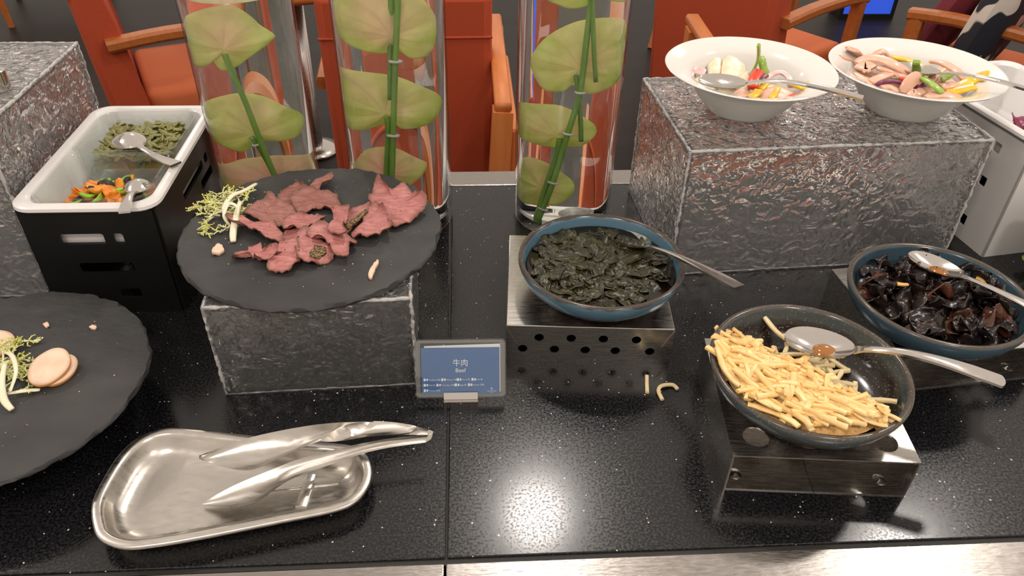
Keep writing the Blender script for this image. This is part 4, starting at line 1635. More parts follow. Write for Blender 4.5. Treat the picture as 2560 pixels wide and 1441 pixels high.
round_slice('round pale meat slice lying underneath on the left slate', at(150, 926, S2 + .0075), .0125, .0190, -.35, (.10, .38), .0055, 1)
round_slice('round pale meat slice lying on top on the left slate', at(124, 919, S2 + .0130), .0165, .0215, -.35, (.22, .22), .0055, 2)
round_slice('round pale meat slice cut by the left edge of the picture', at(-18, 862, S2 + .007), .020, .0175, .4, (.2, .1), .006, 3)

# ------------------------------------------------------------------ steel risers
RZ = 0.0515


def holes_row(xs, z, r):
    return [circle(x, z, r, 20) for x in xs]


t = thing('steel_riser', 'steel riser with two rows of small holes under the seaweed bowl', 'riser', (0.0395, 0.6495, 0), math.radians(-4.2))
W_, D_ = 0.187, 0.181
th = .0016
o = mesh_obj('top_panel', *box(0, W_, 0, D_, RZ - th, RZ), MT['steel'], t, smooth=False)
bevel(o, .001, 2)
hl = holes_row([.037, .073, .109, .146], .0345, .0053) + holes_row([.019, .055, .090, .124, .163], .0175, .0053)
mesh_obj('front_panel', *xpoly(rect(0, W_, 0, RZ - th), hl, th, M_((0, th, 0), rx=PI / 2)), MT['steel'], t, smooth=False)
mesh_obj('back_panel', *xpoly(rect(0, W_, 0, RZ - th), hl, th, M_((0, D_, 0), rx=PI / 2)), MT['steel'], t, smooth=False)
mesh_obj('side_panel', *box(0, th, th, D_ - th, 0, RZ - th), MT['steel'], t, smooth=False)
mesh_obj('side_panel', *box(W_ - th, W_, th, D_ - th, 0, RZ - th), MT['steel'], t, smooth=False)
for s, x0 in ((1, 0), (-1, W_)):
    tri = [(x0, 0.0005), (x0 + .012 * s, .025), (x0, RZ - .002)]
    if s < 0:
        tri = tri[::-1]
    mesh_obj('corner_flap', *xpoly(tri, [], .0012, M_((0, -.0001, 0), rx=PI / 2)), MT['steel'], t, smooth=False)

RT = 0.049


def tube_riser(label, loc, rot, W_, D_):
    t = thing('steel_riser', label, 'riser', loc, rot)
    th = .0018
    r_ = .0125
    hl = holes_row([.026, .074, .122, W_ - .026], .024, r_) + holes_row([.026, .074, .122, W_ - .026], D_ - .024, r_) + holes_row([.05, .1], D_ * .5, r_)
    mesh_obj('top_panel', *xpoly(rect(0, W_, 0, D_), hl, th, M_((0, 0, RT - th))), MT['steel'], t, smooth=False)
    mesh_obj('side_panel', *box(0, th, 0, D_, 0.0018, RT - th), MT['steel'], t, smooth=False)
    mesh_obj('side_panel', *box(W_ - th, W_, 0, D_, 0.0018, RT - th), MT['steel'], t, smooth=False)
    bp = mesh_obj('bottom_panel', *box(0, W_ * .494, 0, D_, 0, 0.0016), MT['steel'], t, smooth=False)
    bp2 = mesh_obj('bottom_panel', *box(W_ * .498, W_, 0, D_, 0, 0.0016), MT['steel'], t, smooth=False)
    for x, pp in ((.014, bp), (W_ - .018, bp2)):
        for y in (.018, D_ - .018):
            mesh_obj('screw', *xf(lathe([(0, .0042), (.002, .0042), (.003, .0032), (.0045, .0030), (.007, .0016)], 20), M_((x, y, 0))), MT['polished'], pp)
    return t


tube_riser('steel riser open at the front under the bamboo shoot bowl', (0.2405, 0.4585, 0), math.radians(-5.3), 0.173, 0.165)
tube_riser('steel riser open at the front under the wood ear bowl', (0.4635, 0.5815, 0), math.radians(5.6), 0.173, 0.165)

# ------------------------------------------------------------------ glazed bowls
BH, BR = 0.0445, 0.0955


def glazed_bowl(label, c, z, mat, tilt=(0, 0)):
    o_ = [(0, .0035), (.052, .0035), (.053, 0), (.060, 0), (.063, .003), (.078, .012), (.089, .024), (.0935, .034), (BR, .041), (BR - .0005, .0438), (BR - .003, BH),
          (BR - .0055, .0438), (BR - .007, .040), (BR - .0085, .030), (BR - .014, .019), (BR - .026, .0095), (.052, .0075), (0, .0070)]
    vs, fs = lathe(o_, 96)
    vs = [V((v.x * (1 + .006 * noise.noise(v.normalized() * 1.5 + V((c[0], 0, 0)))), v.y, v.z)) for v in vs]
    o = mesh_obj('glazed_bowl', vs, fs, mat, None, angle=1.2)
    o.location = (c[0], c[1], z)
    o.rotation_euler = (tilt[0], tilt[1], 0)
    return tag(o, label, 'bowl', 'blue and brown glazed bowls')


B1 = (0.1515, 0.7135)
B2 = (0.3285, 0.5300)
B3 = (0.5155, 0.6420)
glazed_bowl('blue and brown glazed bowl of dark seaweed', B1, RZ + .0003, MT['glaze1'])
glazed_bowl('blue and brown glazed bowl of bamboo shoot strips', B2, RT + .0003, MT['glaze2'])
glazed_bowl('blue and brown glazed bowl of black wood ear', B3, RT + .0003, MT['glaze3'])

# seaweed in dark broth
br_ = mesh_obj('broth', *lathe([(0, .0), (.060, .0), (.078, .0105), (.0852, .0225), (.0852, .0235), (0, .0235)], 64), MT['broth'], None, angle=.8)
br_.location = (B1[0], B1[1], RZ + .0085)
tag(br_, 'dark soy broth filling the seaweed bowl', 'broth')


def leaf_mesh(name, label, cat, grp, mat, L_, W_, seed, curl, fold, th=.0010, n=9, m_=7):
    """a torn, wavy, curled leaf"""
    def P(i, j, s):
        u, v = i / (n - 1) * 2 - 1, j / (m_ - 1) * 2 - 1
        w_ = W_ / 2 * math.sqrt(max(.08, 1 - u * u * .9)) * (1 + .35 * noise.noise(V((u * 2, seed, v))))
        x = u * L_ / 2 * (1 + .15 * noise.noise(V((v * 2, seed + 5, 0))))
        y = v * w_
        z = curl * (u * u) + fold * (v * v) * math.cos(u * 2.2 + seed) + W_ * .22 * noise.noise(V((u * 1.8, v * 1.8, seed * 3)))
        return V((x, y, z + s * th / 2))
    vs = [P(i, j, s) for s in (1, -1) for i in range(n) for j in range(m_)]
    k = n * m_
    fs = []
    for s in range(2):
        for i in range(n - 1):
            for j in range(m_ - 1):
                a = s * k + i * m_ + j
                q = [a, a + 1, a + m_ + 1, a + m_]
                fs.append(q if s else q[::-1])
    for i in range(n - 1):
        for j in (0, m_ - 1):
            a = i * m_ + j
            fs.append([a, a + m_, k + a + m_, k + a])
    for j in range(m_ - 1):
        for i in (0, n - 1):
            a = i * m_ + j
            fs.append([a, a + 1, k + a + 1, k + a])
    o = mesh_obj(name, vs, fs, mat)
    return tag(o, label, cat, grp)


sw = [leaf_mesh('seaweed_piece', 'dark green seaweed piece in the glazed bowl', 'seaweed', 'seaweed pieces in the bowl', MT['seaweed'], random.uniform(.020, .040), random.uniform(.012, .022), k * 3.3, random.uniform(-.002, .002), random.uniform(-.002, .002), .0009) for k in range(9)]


def sw_place(i):
    r_ = .080 * math.sqrt(random.random())
    a = random.uniform(0, 2 * PI)
    x, y = r_ * math.cos(a), r_ * math.sin(a)
    hill = .0060 * max(0, 1 - ((x + .018) ** 2 + (y + .002) ** 2) / .0048)
    z = RZ + .0310 + hill + random.uniform(-.0012, .0016)
    return M_((B1[0] + x * .93, B1[1] + y * .93, z), rx=random.gauss(0, .15), ry=random.gauss(0, .15), rz=random.uniform(0, 2 * PI))


scatter(sw, 250, sw_place)
spoon('steel spoon sunk in the dark seaweed', at(1532, 578, .083), at(1848, 719, .122), .062, .040, .010, .0165, arch=.004, neck=.006, squared=True, roll=-.15)

# ------------------------------------------------------------------ bamboo shoot strips
def strip_mesh(k, mat, lab, grp):
    rnd = random.Random(k + 11)
    L_ = rnd.uniform(.028, .050)
    bend = rnd.uniform(-.9, .9) if k % 3 else rnd.uniform(-1.9, 1.9)
    n = 8
    p = V((0, 0, 0))
    a = -bend / 2
    path = [p.copy()]
    for i in range(n):
        p = p + V((math.cos(a), math.sin(a), .12 * math.sin(i * .8 + k))) * L_ / n
        path.append(p.copy())
        a += bend / n
    c = sum(path, V((0, 0, 0))) / len(path)
    path = [q - c for q in path]
    ws = rnd.uniform(.0042, .0064)
    o = mesh_obj('bamboo_shoot_strip', *sweep(path, [ws * (1 + .12 * math.sin(i * 1.7 + k)) for i in range(n + 1)], rnd.uniform(.0028, .0042)), mat, None, angle=1.0)
    return tag(o, lab, 'bamboo shoot', grp)


G1 = 'bamboo shoot strips heaped in the bowl'
bs = [strip_mesh(k, MT['bamboo'], 'pale yellow bamboo shoot strip in the heap', G1) for k in range(14)]


def bowl_floor(r_):
    pr_ = [(0, .0070), (.052, .0075), (BR - .026, .0095), (BR - .014, .019), (BR - .0085, .030), (BR - .006, .042)]
    for (a, za), (b, zb) in zip(pr_, pr_[1:]):
        if r_ <= b:
            return za + (zb - za) * (r_ - a) / (b - a)
    return .042


def heap(x, y):
    """height of the heap over the riser, in the bowl's plane: it lies against the near left side"""
    r_ = math.hypot(x, y)
    s_ = (-x - y) * .7071 + .012 * noise.noise(V((x * 30, y * 30, 2)))
    k = max(0.0, min(1.0, (s_ + .026) / .050))
    k = k * k * (3 - 2 * k)
    top = .009 + .0385 * k + .0035 * noise.noise(V((x * 45, y * 45, 5))) * k
    return max(bowl_floor(min(r_, .0885)), top) if k > 0 else bowl_floor(r_)


# the inside of the heap, below the strips that show
hv, hf = [], []
NR, NA = 16, 60
for i in range(NR + 1):
    for j in range(NA):
        r_ = .0875 * i / NR
        a = 2 * PI * j / NA
        x, y = r_ * math.cos(a), r_ * math.sin(a)
        hv.append(V((x, y, max(heap(x, y) - .0048 - .010 * max(0, r_ - .068) / .02, bowl_floor(r_) - .0006))))
for i in range(NR):
    for j in range(NA):
        k = (j + 1) % NA
        hf.append([i * NA + j, i * NA + k, (i + 1) * NA + k, (i + 1) * NA + j])
hv2, hf2 = [], []
keep = {}
for q in hf:
    if all(hv[i].z > bowl_floor(hv[i].xy.length) + .0002 for i in q):
        for i in q:
            if i not in keep:
                keep[i] = len(hv2)
                hv2.append(hv[i])
        hf2.append([keep[i] for i in q])
hm = mesh_obj('bamboo_shoot_heap', hv2, hf2, pmat('bamboo_shoot_mass', (0.62, 0.33, 0.09), 0.5, col2=(0.80, 0.50, 0.19), nscale=160, bump=1, bscale=220, bdist=.004), None)
hm.location = (B2[0], B2[1], RT + .0003)
tag(hm, 'dense bamboo shoot shreds inside the heap', 'bamboo shoot', None, 'stuff')


def bs_place(i):
    for _ in range(300):
        r_ = .088 * math.sqrt(random.random())
        a = random.uniform(0, 2 * PI)
        x, y = r_ * math.cos(a), r_ * math.sin(a)
        rz = random.gauss(-.55, .75)
        hl_ = .018
        e1 = math.hypot(x + hl_ * math.cos(rz), y + hl_ * math.sin(rz))
        e2 = math.hypot(x - hl_ * math.cos(rz), y - hl_ * math.sin(rz))
        s_ = (-x - y) * .7071
        lim = .096 if (x < -.055 and y > -.01) else .0885
        if s_ > -.020 and max(e1, e2) < lim:
            break
    g = .006
    dx = (heap(x + g, y) - heap(x - g, y)) / (2 * g)
    dy = (heap(x, y + g) - heap(x, y - g)) / (2 * g)
    nrm = V((-dx * .8, -dy * .8, 1)).normalized()
    q = V((0, 0, 1)).rotation_difference(nrm).to_matrix().to_4x4()
    z = RT + heap(x, y) + random.uniform(-.0030, .0026) + .0010
    return Matrix.Translation((B2[0] + x, B2[1] + y, z)) @ q @ M_(rx=random.gauss(0, .16), ry=random.gauss(0, .12), rz=rz)


scatter(bs, 300, bs_place)
bp_ = [strip_mesh(k + 40, MT['bamboo_pale'], 'paler bamboo shoot strip on the bare side of the bowl', 'loose bamboo shoot strips in the bowl') for k in range(5)]


def bp_place(i):
    while True:
        r_, a = .072 * math.sqrt(random.random()), random.uniform(0, 2 * PI)
        x, y = r_ * math.cos(a), r_ * math.sin(a)
        s_ = -x * .62 - y * .78
        if -.062 < s_ < -.012 and (x > -.01 or random.random() < .35):
            break
    return M_((B2[0] + x, B2[1] + y, RT + bowl_floor(min(r_ + .01, .088)) + .003 + random.uniform(0, .005)), rx=random.gauss(0, .2), ry=random.gauss(0, .25), rz=random.uniform(0, 2 * PI))


scatter(bp_, 20, bp_place)
for lab, pts in (('short straight bamboo shoot strip dropped on the counter', [(1617, 940, 0), (1617, 960, 0), (1618, 982, 0)]),
                 ('bent bamboo shoot strip dropped on the counter', [(1694, 974, 0), (1682, 963, .001), (1655, 965, .002), (1646, 978, .001), (1656, 1000, 0)])):
    pp = smooth_path([at(x, y, .0018 + h) for x, y, h in pts], 4)
    c = sum(pp, V((0, 0, 0))) / len(pp)
    c.z = 0
    o = mesh_obj('bamboo_shoot_strip', *sweep([q - c for q in pp], .0042, .0032), MT['bamboo_pale'], None, angle=1.0)
    o.location = c
    tag(o, lab, 'bamboo shoot')
spoon('large steel spoon resting across the bamboo shoots', at(1962, 838, .1005), at(2513, 958, .116), .066, .043, .010, .0160, arch=.010, neck=.0065, oil=True)

# ------------------------------------------------------------------ wood ear fungus
wf = [leaf_mesh('wood_ear', 'glossy black wood ear piece in the glazed bowl', 'mushroom', 'wood ear pieces in the bowl', MT['fungus_brown'] if k == 5 else MT['fungus'], random.uniform(.020, .034), random.uniform(.018, .028), k * 5.1 + 1, random.uniform(-.010, .012), random.uniform(.006, .012) * (1 if k % 2 else -1), .0014) for k in range(11)]


def wf_place(i):
    r_ = .074 * math.sqrt(random.random())
    a = random.uniform(0, 2 * PI)
    lay = i / 125
    z = RT + .016 + .026 * lay + .006 * (1 - (r_ / .08) ** 2)
    z = max(z, RT + bowl_floor(min(r_ + .012, .086)) + .004)
    return M_((B3[0] + r_ * math.cos(a), B3[1] + r_ * math.sin(a), z), rx=random.gauss(0, .6), ry=random.gauss(0, .6), rz=random.uniform(0, 2 * PI))


scatter(wf, 125, wf_place)
bb = mesh_obj('sauce', *lathe([(0, .0), (.058, .0), (.076, .0105), (.080, .0155), (0, .0155)], 48), MT['broth'], None, angle=.8)
bb.location = (B3[0], B3[1], RT + .0085)
tag(bb, 'dark sauce under the wood ear', 'sauce')
ging = pmat('pale_ginger', (0.62, 0.36, 0.10), 0.35)
for lab, pix in (('short pale ginger piece left of the spoon in the wood ear', [(2243, 710), (2258, 712), (2270, 712)]), ('long pale ginger piece right of the spoon in the wood ear', [(2440, 695), (2455, 702), (2470, 720), (2488, 728)])):
    pp = smooth_path([at(x, y, RT + .0505) for x, y in pix], 4)
    c = sum(pp, V((0, 0, 0))) / len(pp)
    o = mesh_obj('ginger_piece', *sweep([q - c for q in pp], [.006 - .0003 * i for i in range(len(pp))], .0025), ging, None, angle=1)
    o.location = c
    tag(o, lab, 'ginger')
spoon('steel spoon lying on the black wood ear', at(2274, 632, .1045), at(2650, 806, .112), .062, .034, .007, .0145, arch=.002, neck=.0065, oil=True)
# ------------------------------------------------------------------ white bowls and their salads
WZ = SLAB_Z + .0004
WR, WH = 0.1068, 0.0560
W1 = (0.3595, 0.9235)
W2 = (0.5735, 0.9190)


def white_bowl(label, c):
    prof = [(0, .003), (.040, .003), (.041, 0), (.046, 0), (.048, .003), (.060, .016), (.072, .034), (.0775, .0435), (.090, .0485), (.1035, .0528), (WR - .0008, .0542), (WR, .0555), (WR - .0012, .0568), (.1035, .0560), (.090, .0522), (.0775, .0470), (.0735, .0435), (.066, .033), (.055, .018), (.044, .0085), (.030, .0065), (0, .0060)]
    o = mesh_obj('white_bowl', *lathe(prof, 96), MT['porcelain'], None, angle=1.2)
    o.location = (c[0], c[1], WZ)
    return tag(o, label, 'bowl', 'white porcelain bowls with wide rims')


white_bowl('white wide rimmed bowl of creamy salad, left on the long riser', W1)
white_bowl('white wide rimmed bowl of sausage salad, right on the long riser', W2)


def dressing(label, c, h):
    o = mesh_obj('dressing', *lathe([(0, .0), (.040, .0), (.046, .004), (.0575, .0155), (.0575, h), (0, h)], 48), MT['sauce'], None, angle=.8)
    o.location = (c[0], c[1], WZ + .0072)
    return tag(o, label, 'dressing')


dressing('pale dressing at the bottom of the creamy salad', W1, .0162)
dressing('pale dressing at the bottom of the sausage salad', W2, .0162)

SZ = WZ + .026


def chunk(name, label, cat, mat, pix, z, th, tilt=(0, 0), wav=.0003, grp=None):
    out = [V((p.x, p.y, 0)) for p in (at(*q, z) for q in pix)]
    if mat is not MT['creamy']:
        out = smooth_path(out, 4, True)
    c = sum(out, V((0, 0, 0))) / len(out)
    vs, fs = sheet([p - c for p in out], th, lambda p, s: wav * fbm(p + c, 70) - .0012 * s ** 4, n=44, nr=5)
    o = mesh_obj(name, vs, fs, mat, None, angle=1.1)
    o.location = V((c.x, c.y, z))
    o.rotation_euler = (tilt[0], tilt[1], 0)
    return tag(o, label, cat, grp)


def cp(p):                       # coordinates read in an enlarged view of the left bowl
    return 1640 + p[0] / 4.804, 60 + p[1] / 4.803


def cq(p):                       # ... and of the right bowl
    return 2040 + p[0] / 4.804, 60 + p[1] / 4.803


GC = 'cream coloured pieces in the left bowl'
chunk('meat_piece', 'larger cream coloured piece, topmost in the left white bowl', 'meat piece', MT['creamy'], [cp(p) for p in [(790, 480), (860, 430), (960, 450), (1060, 500), (1080, 560), (1000, 640), (880, 660), (780, 640)]], SZ + .012, .0055, (.18, .1), grp=GC)
chunk('meat_piece', 'squarish cream coloured piece at the left of the topmost one', 'meat piece', MT['creamy'], [cp(p) for p in [(620, 500), (690, 430), (780, 440), (790, 540), (770, 610), (640, 590)]], SZ + .011, .0065, (.15, .1), grp=GC)
chunk('meat_piece', 'cream coloured piece beside the red pepper in the left bowl', 'meat piece', MT['creamy'], [cp(p) for p in [(920, 690), (1090, 640), (1150, 720), (1120, 790), (1030, 780)]], SZ + .010, .007, (.3, -.2), grp=GC)
chunk('meat_piece', 'cream coloured piece under the spoon bowl, left white bowl', 'meat piece', MT['creamy'], [cp(p) for p in [(440, 700), (520, 640), (720, 620), (760, 700), (700, 780), (520, 780)]], SZ + .004, .008, (.1, 0), grp=GC)
chunk('meat_piece', 'cream coloured piece below the spoon handle, left white bowl', 'meat piece', MT['sausage'], [cp(p) for p in [(1230, 860), (1330, 800), (1480, 790), (1640, 850), (1600, 920), (1400, 930), (1250, 920)]], SZ + .006, .008, (.1, 0), grp=GC)
chunk('meat_piece', 'pale pink piece low between spoon and pepper, left white bowl', 'meat piece', MT['sausage'], [cp(p) for p in [(900, 860), (1020, 800), (1120, 840), (1100, 900), (980, 900)]], SZ + .006, .007, (.1, 0), grp=GC)


def ring_piece(name, label, cat, mat, pts, z, w_, t_, grp=None, roll=None):
    pp = smooth_path([at(*q[:2], z + (q[2] if len(q) > 2 else 0)) for q in pts], 5)
    c = sum(pp, V((0, 0, 0))) / len(pp)
    n = len(pp)
    ws = [w_ * (1 if .08 < i / n < .92 else .75) for i in range(n)]
    o = mesh_obj(name, *sweep([q - c for q in pp], ws, t_), mat, None, angle=1)
    o.location = c
    return tag(o, label, cat, grp)


ring_piece('onion_slice', 'pink onion slice at the left of the creamy salad', 'onion', MT['onion'], [(*cp((390, 650)), .004), (*cp((420, 570)), .008), (*cp((490, 555)), .010), (*cp((590, 590)), .008)], SZ + .004, .012, .004)
ring_piece('onion_slice', 'curved pink onion slice over yellow pepper in the left bowl', 'onion', MT['onion'], [(*cp((1290, 720)), .002), (*cp((1380, 620)), .010), (*cp((1490, 580)), .013), (*cp((1590, 640)), .011), (*cp((1620, 760)), .003)], SZ + .004, .008, .0035)
ring_piece('pepper_strip', 'upright green pepper strip sticking out of the left bowl', 'pepper', MT['pepper_g'], [(*cp((1120, 620)), .0), (*cp((1180, 540)), .010), (*cp((1225, 430)), .026), (*cp((1235, 330)), .040), (*cp((1232, 250)), .052)], SZ + .010, .0055, .0035)
ring_piece('pepper_strip', 'short green pepper piece beside the upright strip', 'pepper', MT['pepper_g'], [(*cp((1265, 400)), .020), (*cp((1280, 480)), .014), (*cp((1300, 560)), .006), (*cp((1330, 600)), .002)], SZ + .012, .0095, .006)
ring_piece('pepper_strip', 'yellow pepper strip with a forked tip in the left bowl', 'pepper', MT['pepper_y'], [(*cp((1580, 700)), .004), (*cp((1680, 740)), .008), (*cp((1790, 770)), .009), (*cp((1850, 700)), .013)], SZ + .004, .010, .004)
ring_piece('pepper_strip', 'yellow pepper strip behind the spoon neck in the left bowl', 'pepper', MT['pepper_y'], [(*cp((1250, 790)), .004), (*cp((1340, 700)), .008), (*cp((1440, 690)), .008)], SZ + .006, .009, .004)
ring_piece('pepper_strip', 'yellow pepper strip at the near side under the spoon, left bowl', 'pepper', MT['pepper_y'], [(*cp((1120, 890)), .004), (*cp((1200, 840)), .006), (*cp((1230, 800)), .007)], SZ + .006, .011, .004)
ring_piece('pepper_strip', 'small yellow pepper strip on the pink piece, left bowl', 'pepper', MT['pepper_y'], [(*cp((1370, 900)), .006), (*cp((1430, 840)), .008), (*cp((1460, 780)), .009)], SZ + .009, .008, .004)
ring_piece('pepper_strip', 'red pepper piece in the middle of the left bowl', 'pepper', MT['pepper_r'], [(*cp((1160, 770)), .004), (*cp((1180, 660)), .010), (*cp((1240, 570)), .014)], SZ + .009, .014, .006)
ring_piece('pepper_strip', 'red pepper strip at the near right rim of the left bowl', 'pepper', MT['pepper_r'], [(*cp((1580, 910)), .004), (*cp((1660, 870)), .006), (*cp((1780, 870)), .009)], SZ + .008, .010, .004)
ring_piece('onion_piece', 'dark purple onion bit beside the green pepper, left bowl', 'onion', MT['onion_dark'], [(*cp((1240, 690)), .008), (*cp((1280, 650)), .010), (*cp((1320, 620)), .010)], SZ + .010, .008, .004)
spoon('steel spoon lying in the creamy salad', at(*cp((515, 650)), SZ + .024), at(2158, 246, WZ + .064), .058, .034, .007, .0095, arch=.009, neck=.0065, squared=True, roll=.1)

GS = 'pink sausage strips in the right bowl'
SAUS = [
    ('upright square end of sausage at the back left', [(430, 300, .030), (470, 350, .022), (510, 420, .012)], .020),
    ('long curved sausage strip over the top of the salad', [(480, 470, .018), (620, 410, .024), (800, 430, .026), (960, 500, .024), (1110, 590, .016)], .013),
    ('sausage strip at the far left rim', [(290, 400, .022), (380, 420, .018), (440, 470, .012), (440, 540, .006)], .012),
    ('peaked sausage strip behind the long curved one', [(680, 390, .020), (800, 330, .027), (870, 380, .022), (890, 440, .014)], .012),
    ('round sausage end at the left', [(540, 560, .014), (600, 510, .018), (660, 550, .016)], .020),
    ('sausage strip left of the centre, pointing at the rim', [(740, 520, .018), (860, 550, .018), (980, 580, .016)], .014),
    ('slanted sausage strip in the centre left', [(650, 700, .010), (780, 640, .014), (960, 570, .016)], .012),
    ('short sausage strip with a bright edge in the centre', [(960, 620, .016), (1040, 620, .015), (1110, 650, .012)], .013),
    ('curved sausage strip hanging over the near side', [(1060, 830, .006), (1110, 720, .016), (1200, 650, .019), (1270, 690, .014)], .015),
    ('sausage strip at the near left rim', [(430, 590, .010), (560, 660, .010), (680, 730, .008)], .012),
    ('sausage curl below the purple onion', [(790, 770, .008), (880, 750, .010), (990, 810, .006)], .012),
    ('large curled sausage slice at the back right', [(1400, 450, .018), (1520, 470, .022), (1680, 560, .020), (1780, 660, .012)], .014),
    ('pale sausage strip right of the spoon bowl', [(1370, 690, .012), (1450, 600, .018), (1520, 540, .022)], .010),
    ('sausage strip at the near rim with red flecks', [(1320, 890, .008), (1480, 850, .012), (1640, 870, .012), (1760, 900, .008)], .014),
    ('short sausage strip left of the yellow pepper', [(1500, 760, .012), (1600, 740, .014), (1680, 720, .013)], .014),
    ('sausage strip beneath the spoon handle', [(1180, 850, .006), (1300, 800, .008), (1420, 830, .008)], .013),
    ('low sausage strip behind the green pepper', [(1440, 720, .010), (1540, 690, .012), (1640, 690, .012)], .011),
    ('sausage end low at the near side', [(1130, 880, .004), (1170, 820, .008), (1220, 880, .004)], .010),
    ('low sausage strip beneath the left of the sausage pile', [(480, 580, .004), (640, 590, .006), (800, 640, .006)], .016),
    ('low sausage strip beneath the middle of the sausage pile', [(840, 690, .004), (1000, 700, .006), (1200, 760, .004)], .016),
    ('low sausage strip beneath the right of the sausage pile', [(1300, 640, .004), (1460, 680, .004), (1600, 800, .004)], .016),
]
for lab, pts, w_ in SAUS:
    ring_piece('sausage_strip', lab, 'sausage', MT['sausage'], [(*cq(p[:2]), p[2]) for p in pts], SZ + .004, w_ * 1.12, .0046, GS)
ring_piece('pepper_strip', 'long yellow pepper strip along the back of the right bowl', 'pepper', MT['pepper_y'], [(*cq((910, 400)), .012), (*cq((1080, 430)), .012), (*cq((1240, 490)), .012), (*cq((1390, 550)), .010)], SZ + .004, .011, .004)
ring_piece('pepper_strip', 'yellow pepper piece standing at the right of the right bowl', 'pepper', MT['pepper_y'], [(*cq((1700, 760)), .008), (*cq((1850, 690)), .012), (*cq((1960, 640)), .018), (*cq((2050, 620)), .024)], SZ + .006, .015, .004)
ring_piece('pepper_strip', 'yellow pepper piece at the near right of the right bowl', 'pepper', MT['pepper_y'], [(*cq((1580, 830)), .008), (*cq((1720, 790)), .012), (*cq((1900, 750)), .016)], SZ + .006, .016, .004)
ring_piece('pepper_strip', 'green pepper strip across the middle of the right bowl', 'pepper', MT['pepper_g'], [(*cq((1260, 640)), .016), (*cq((1350, 690)), .018), (*cq((1440, 760)), .017), (*cq((1520, 825)), .013)], SZ + .006, .010, .004)
ring_piece('pepper_strip', 'small green pepper tip at the back of the right bowl', 'pepper', MT['pepper_g'], [(*cq((1180, 510)), .010), (*cq((1200, 480)), .018), (*cq((1210, 450)), .024)], SZ + .006, .009, .004)
ring_piece('pepper_strip', 'green pepper piece where the spoon handle leaves the right salad', 'pepper', MT['pepper_g'], [(*cq((1500, 670)), .014), (*cq((1580, 640)), .018), (*cq((1650, 590)), .024)], SZ + .006, .010, .004)
ring_piece('pepper_strip', 'tiny red pepper bit in the middle of the right bowl', 'pepper', MT['pepper_r'], [(*cq((1030, 660)), .014), (*cq((1060, 665)), .015), (*cq((1085, 680)), .014)], SZ + .004, .008, .005)
ring_piece('onion_piece', 'long purple onion strip at the near side of the right bowl', 'onion', MT['onion_dark'], [(*cq((710, 740)), .006), (*cq((800, 700)), .011), (*cq((940, 690)), .013), (*cq((1080, 730)), .010)], SZ + .006, .006, .004)
ring_piece('onion_piece', 'purple onion piece under the curved sausage strip, right bowl', 'onion', MT['onion_dark'], [(*cq((1200, 770)), .006), (*cq((1260, 720)), .010), (*cq((1310, 760)), .006)], SZ + .006, .012, .004)
spoon('steel spoon lying in the sausage salad', at(*cq((900, 470)), SZ + .020), at(2640, 246, WZ + .074), .068, .036, .008, .0095, arch=.006, neck=.0065, squared=True)

# ------------------------------------------------------------------ white pan and housing at the right
WHa = math.radians(9)
t = thing('pan_housing', 'white metal housing with slots right of the long riser', 'housing', (0.709, 0.8335, 0), WHa)
wx, wy, wh = 0.17, 0.25, 0.165


def slot(y0, y1, z0, z1):
    return rr2(y0, y1, z0, z1, .002)


side = [slot(.065, .125, .135, .149), slot(.045, .058, .135, .149), slot(.07, .125, .098, .112), slot(.045, .058, .085, .099), slot(.075, .125, .05, .064), slot(.05, .066, .02, .036)]
mesh_obj('wall_panel', *xpoly(rect(0, wy, 0, wh), side, .003, Matrix(((0, 0, 1, 0), (1, 0, 0, 0), (0, 1, 0, 0), (0, 0, 0, 1)))), MT['white_steel'], t, smooth=False)
mesh_obj('wall_panel', *xpoly(rect(0, wy, 0, wh), side, .003, Matrix(((0, 0, 1, wx - .003), (1, 0, 0, 0), (0, 1, 0, 0), (0, 0, 0, 1)))), MT['white_steel'], t, smooth=False)
mesh_obj('wall_panel', *xpoly(rect(0, wx, 0, wh), [slot(.05, .11, .11, .125)], .003, M_((0, .003, 0), rx=PI / 2)), MT['white_steel'], t, smooth=False)
mesh_obj('wall_panel', *xpoly(rect(0, wx, 0, wh), [], .003, M_((0, wy, 0), rx=PI / 2)), MT['white_steel'], t, smooth=False)
t2 = thing('serving_pan', 'white rectangular pan with red leaves in the white housing', 'pan', (0.709, 0.8335, 0.1), WHa)
o = pan(t2, 0.709 - .004, 0.709 + wx + .004, 0.8335 - .004, 0.8335 + wy + .004, 0.2732 - .1 + .1 - .0, .07, MT['white'])
o.location = (0, 0, -.1 + .0)
for v in o.data.vertices:
    v.co.z += 0.1 - .0
# bring the rim to 17.6 cm above the counter
for v in o.data.vertices:
    v.co.z -= (0.2732 - 0.1765)
rd = [leaf_mesh('radicchio_leaf', 'crumpled purple radicchio leaf in the right white pan', 'salad leaf', 'radicchio in the right pan', MT['radicchio'], .06, .045, k * 2.9 + 3, .018, .014, .0012, 13, 11) for k in range(3)]
for i, o in enumerate(rd):
    o.matrix_world = M_((0.775 + .022 * i, 0.935 - .012 * i, 0.150 + .004 * i), rx=.5 - .5 * i, ry=.6 * i - .3, rz=i * 1.9)
o = leaf_mesh('lettuce_leaf', 'small green lettuce leaf fallen on the counter at the right', 'salad leaf', None, MT['lettuce'], .034, .022, 4.4, .009, .006, .0010, 11, 9)
o.matrix_world = M_((0.757, 0.8085, 0.0085), rx=.9, ry=.1, rz=.7)
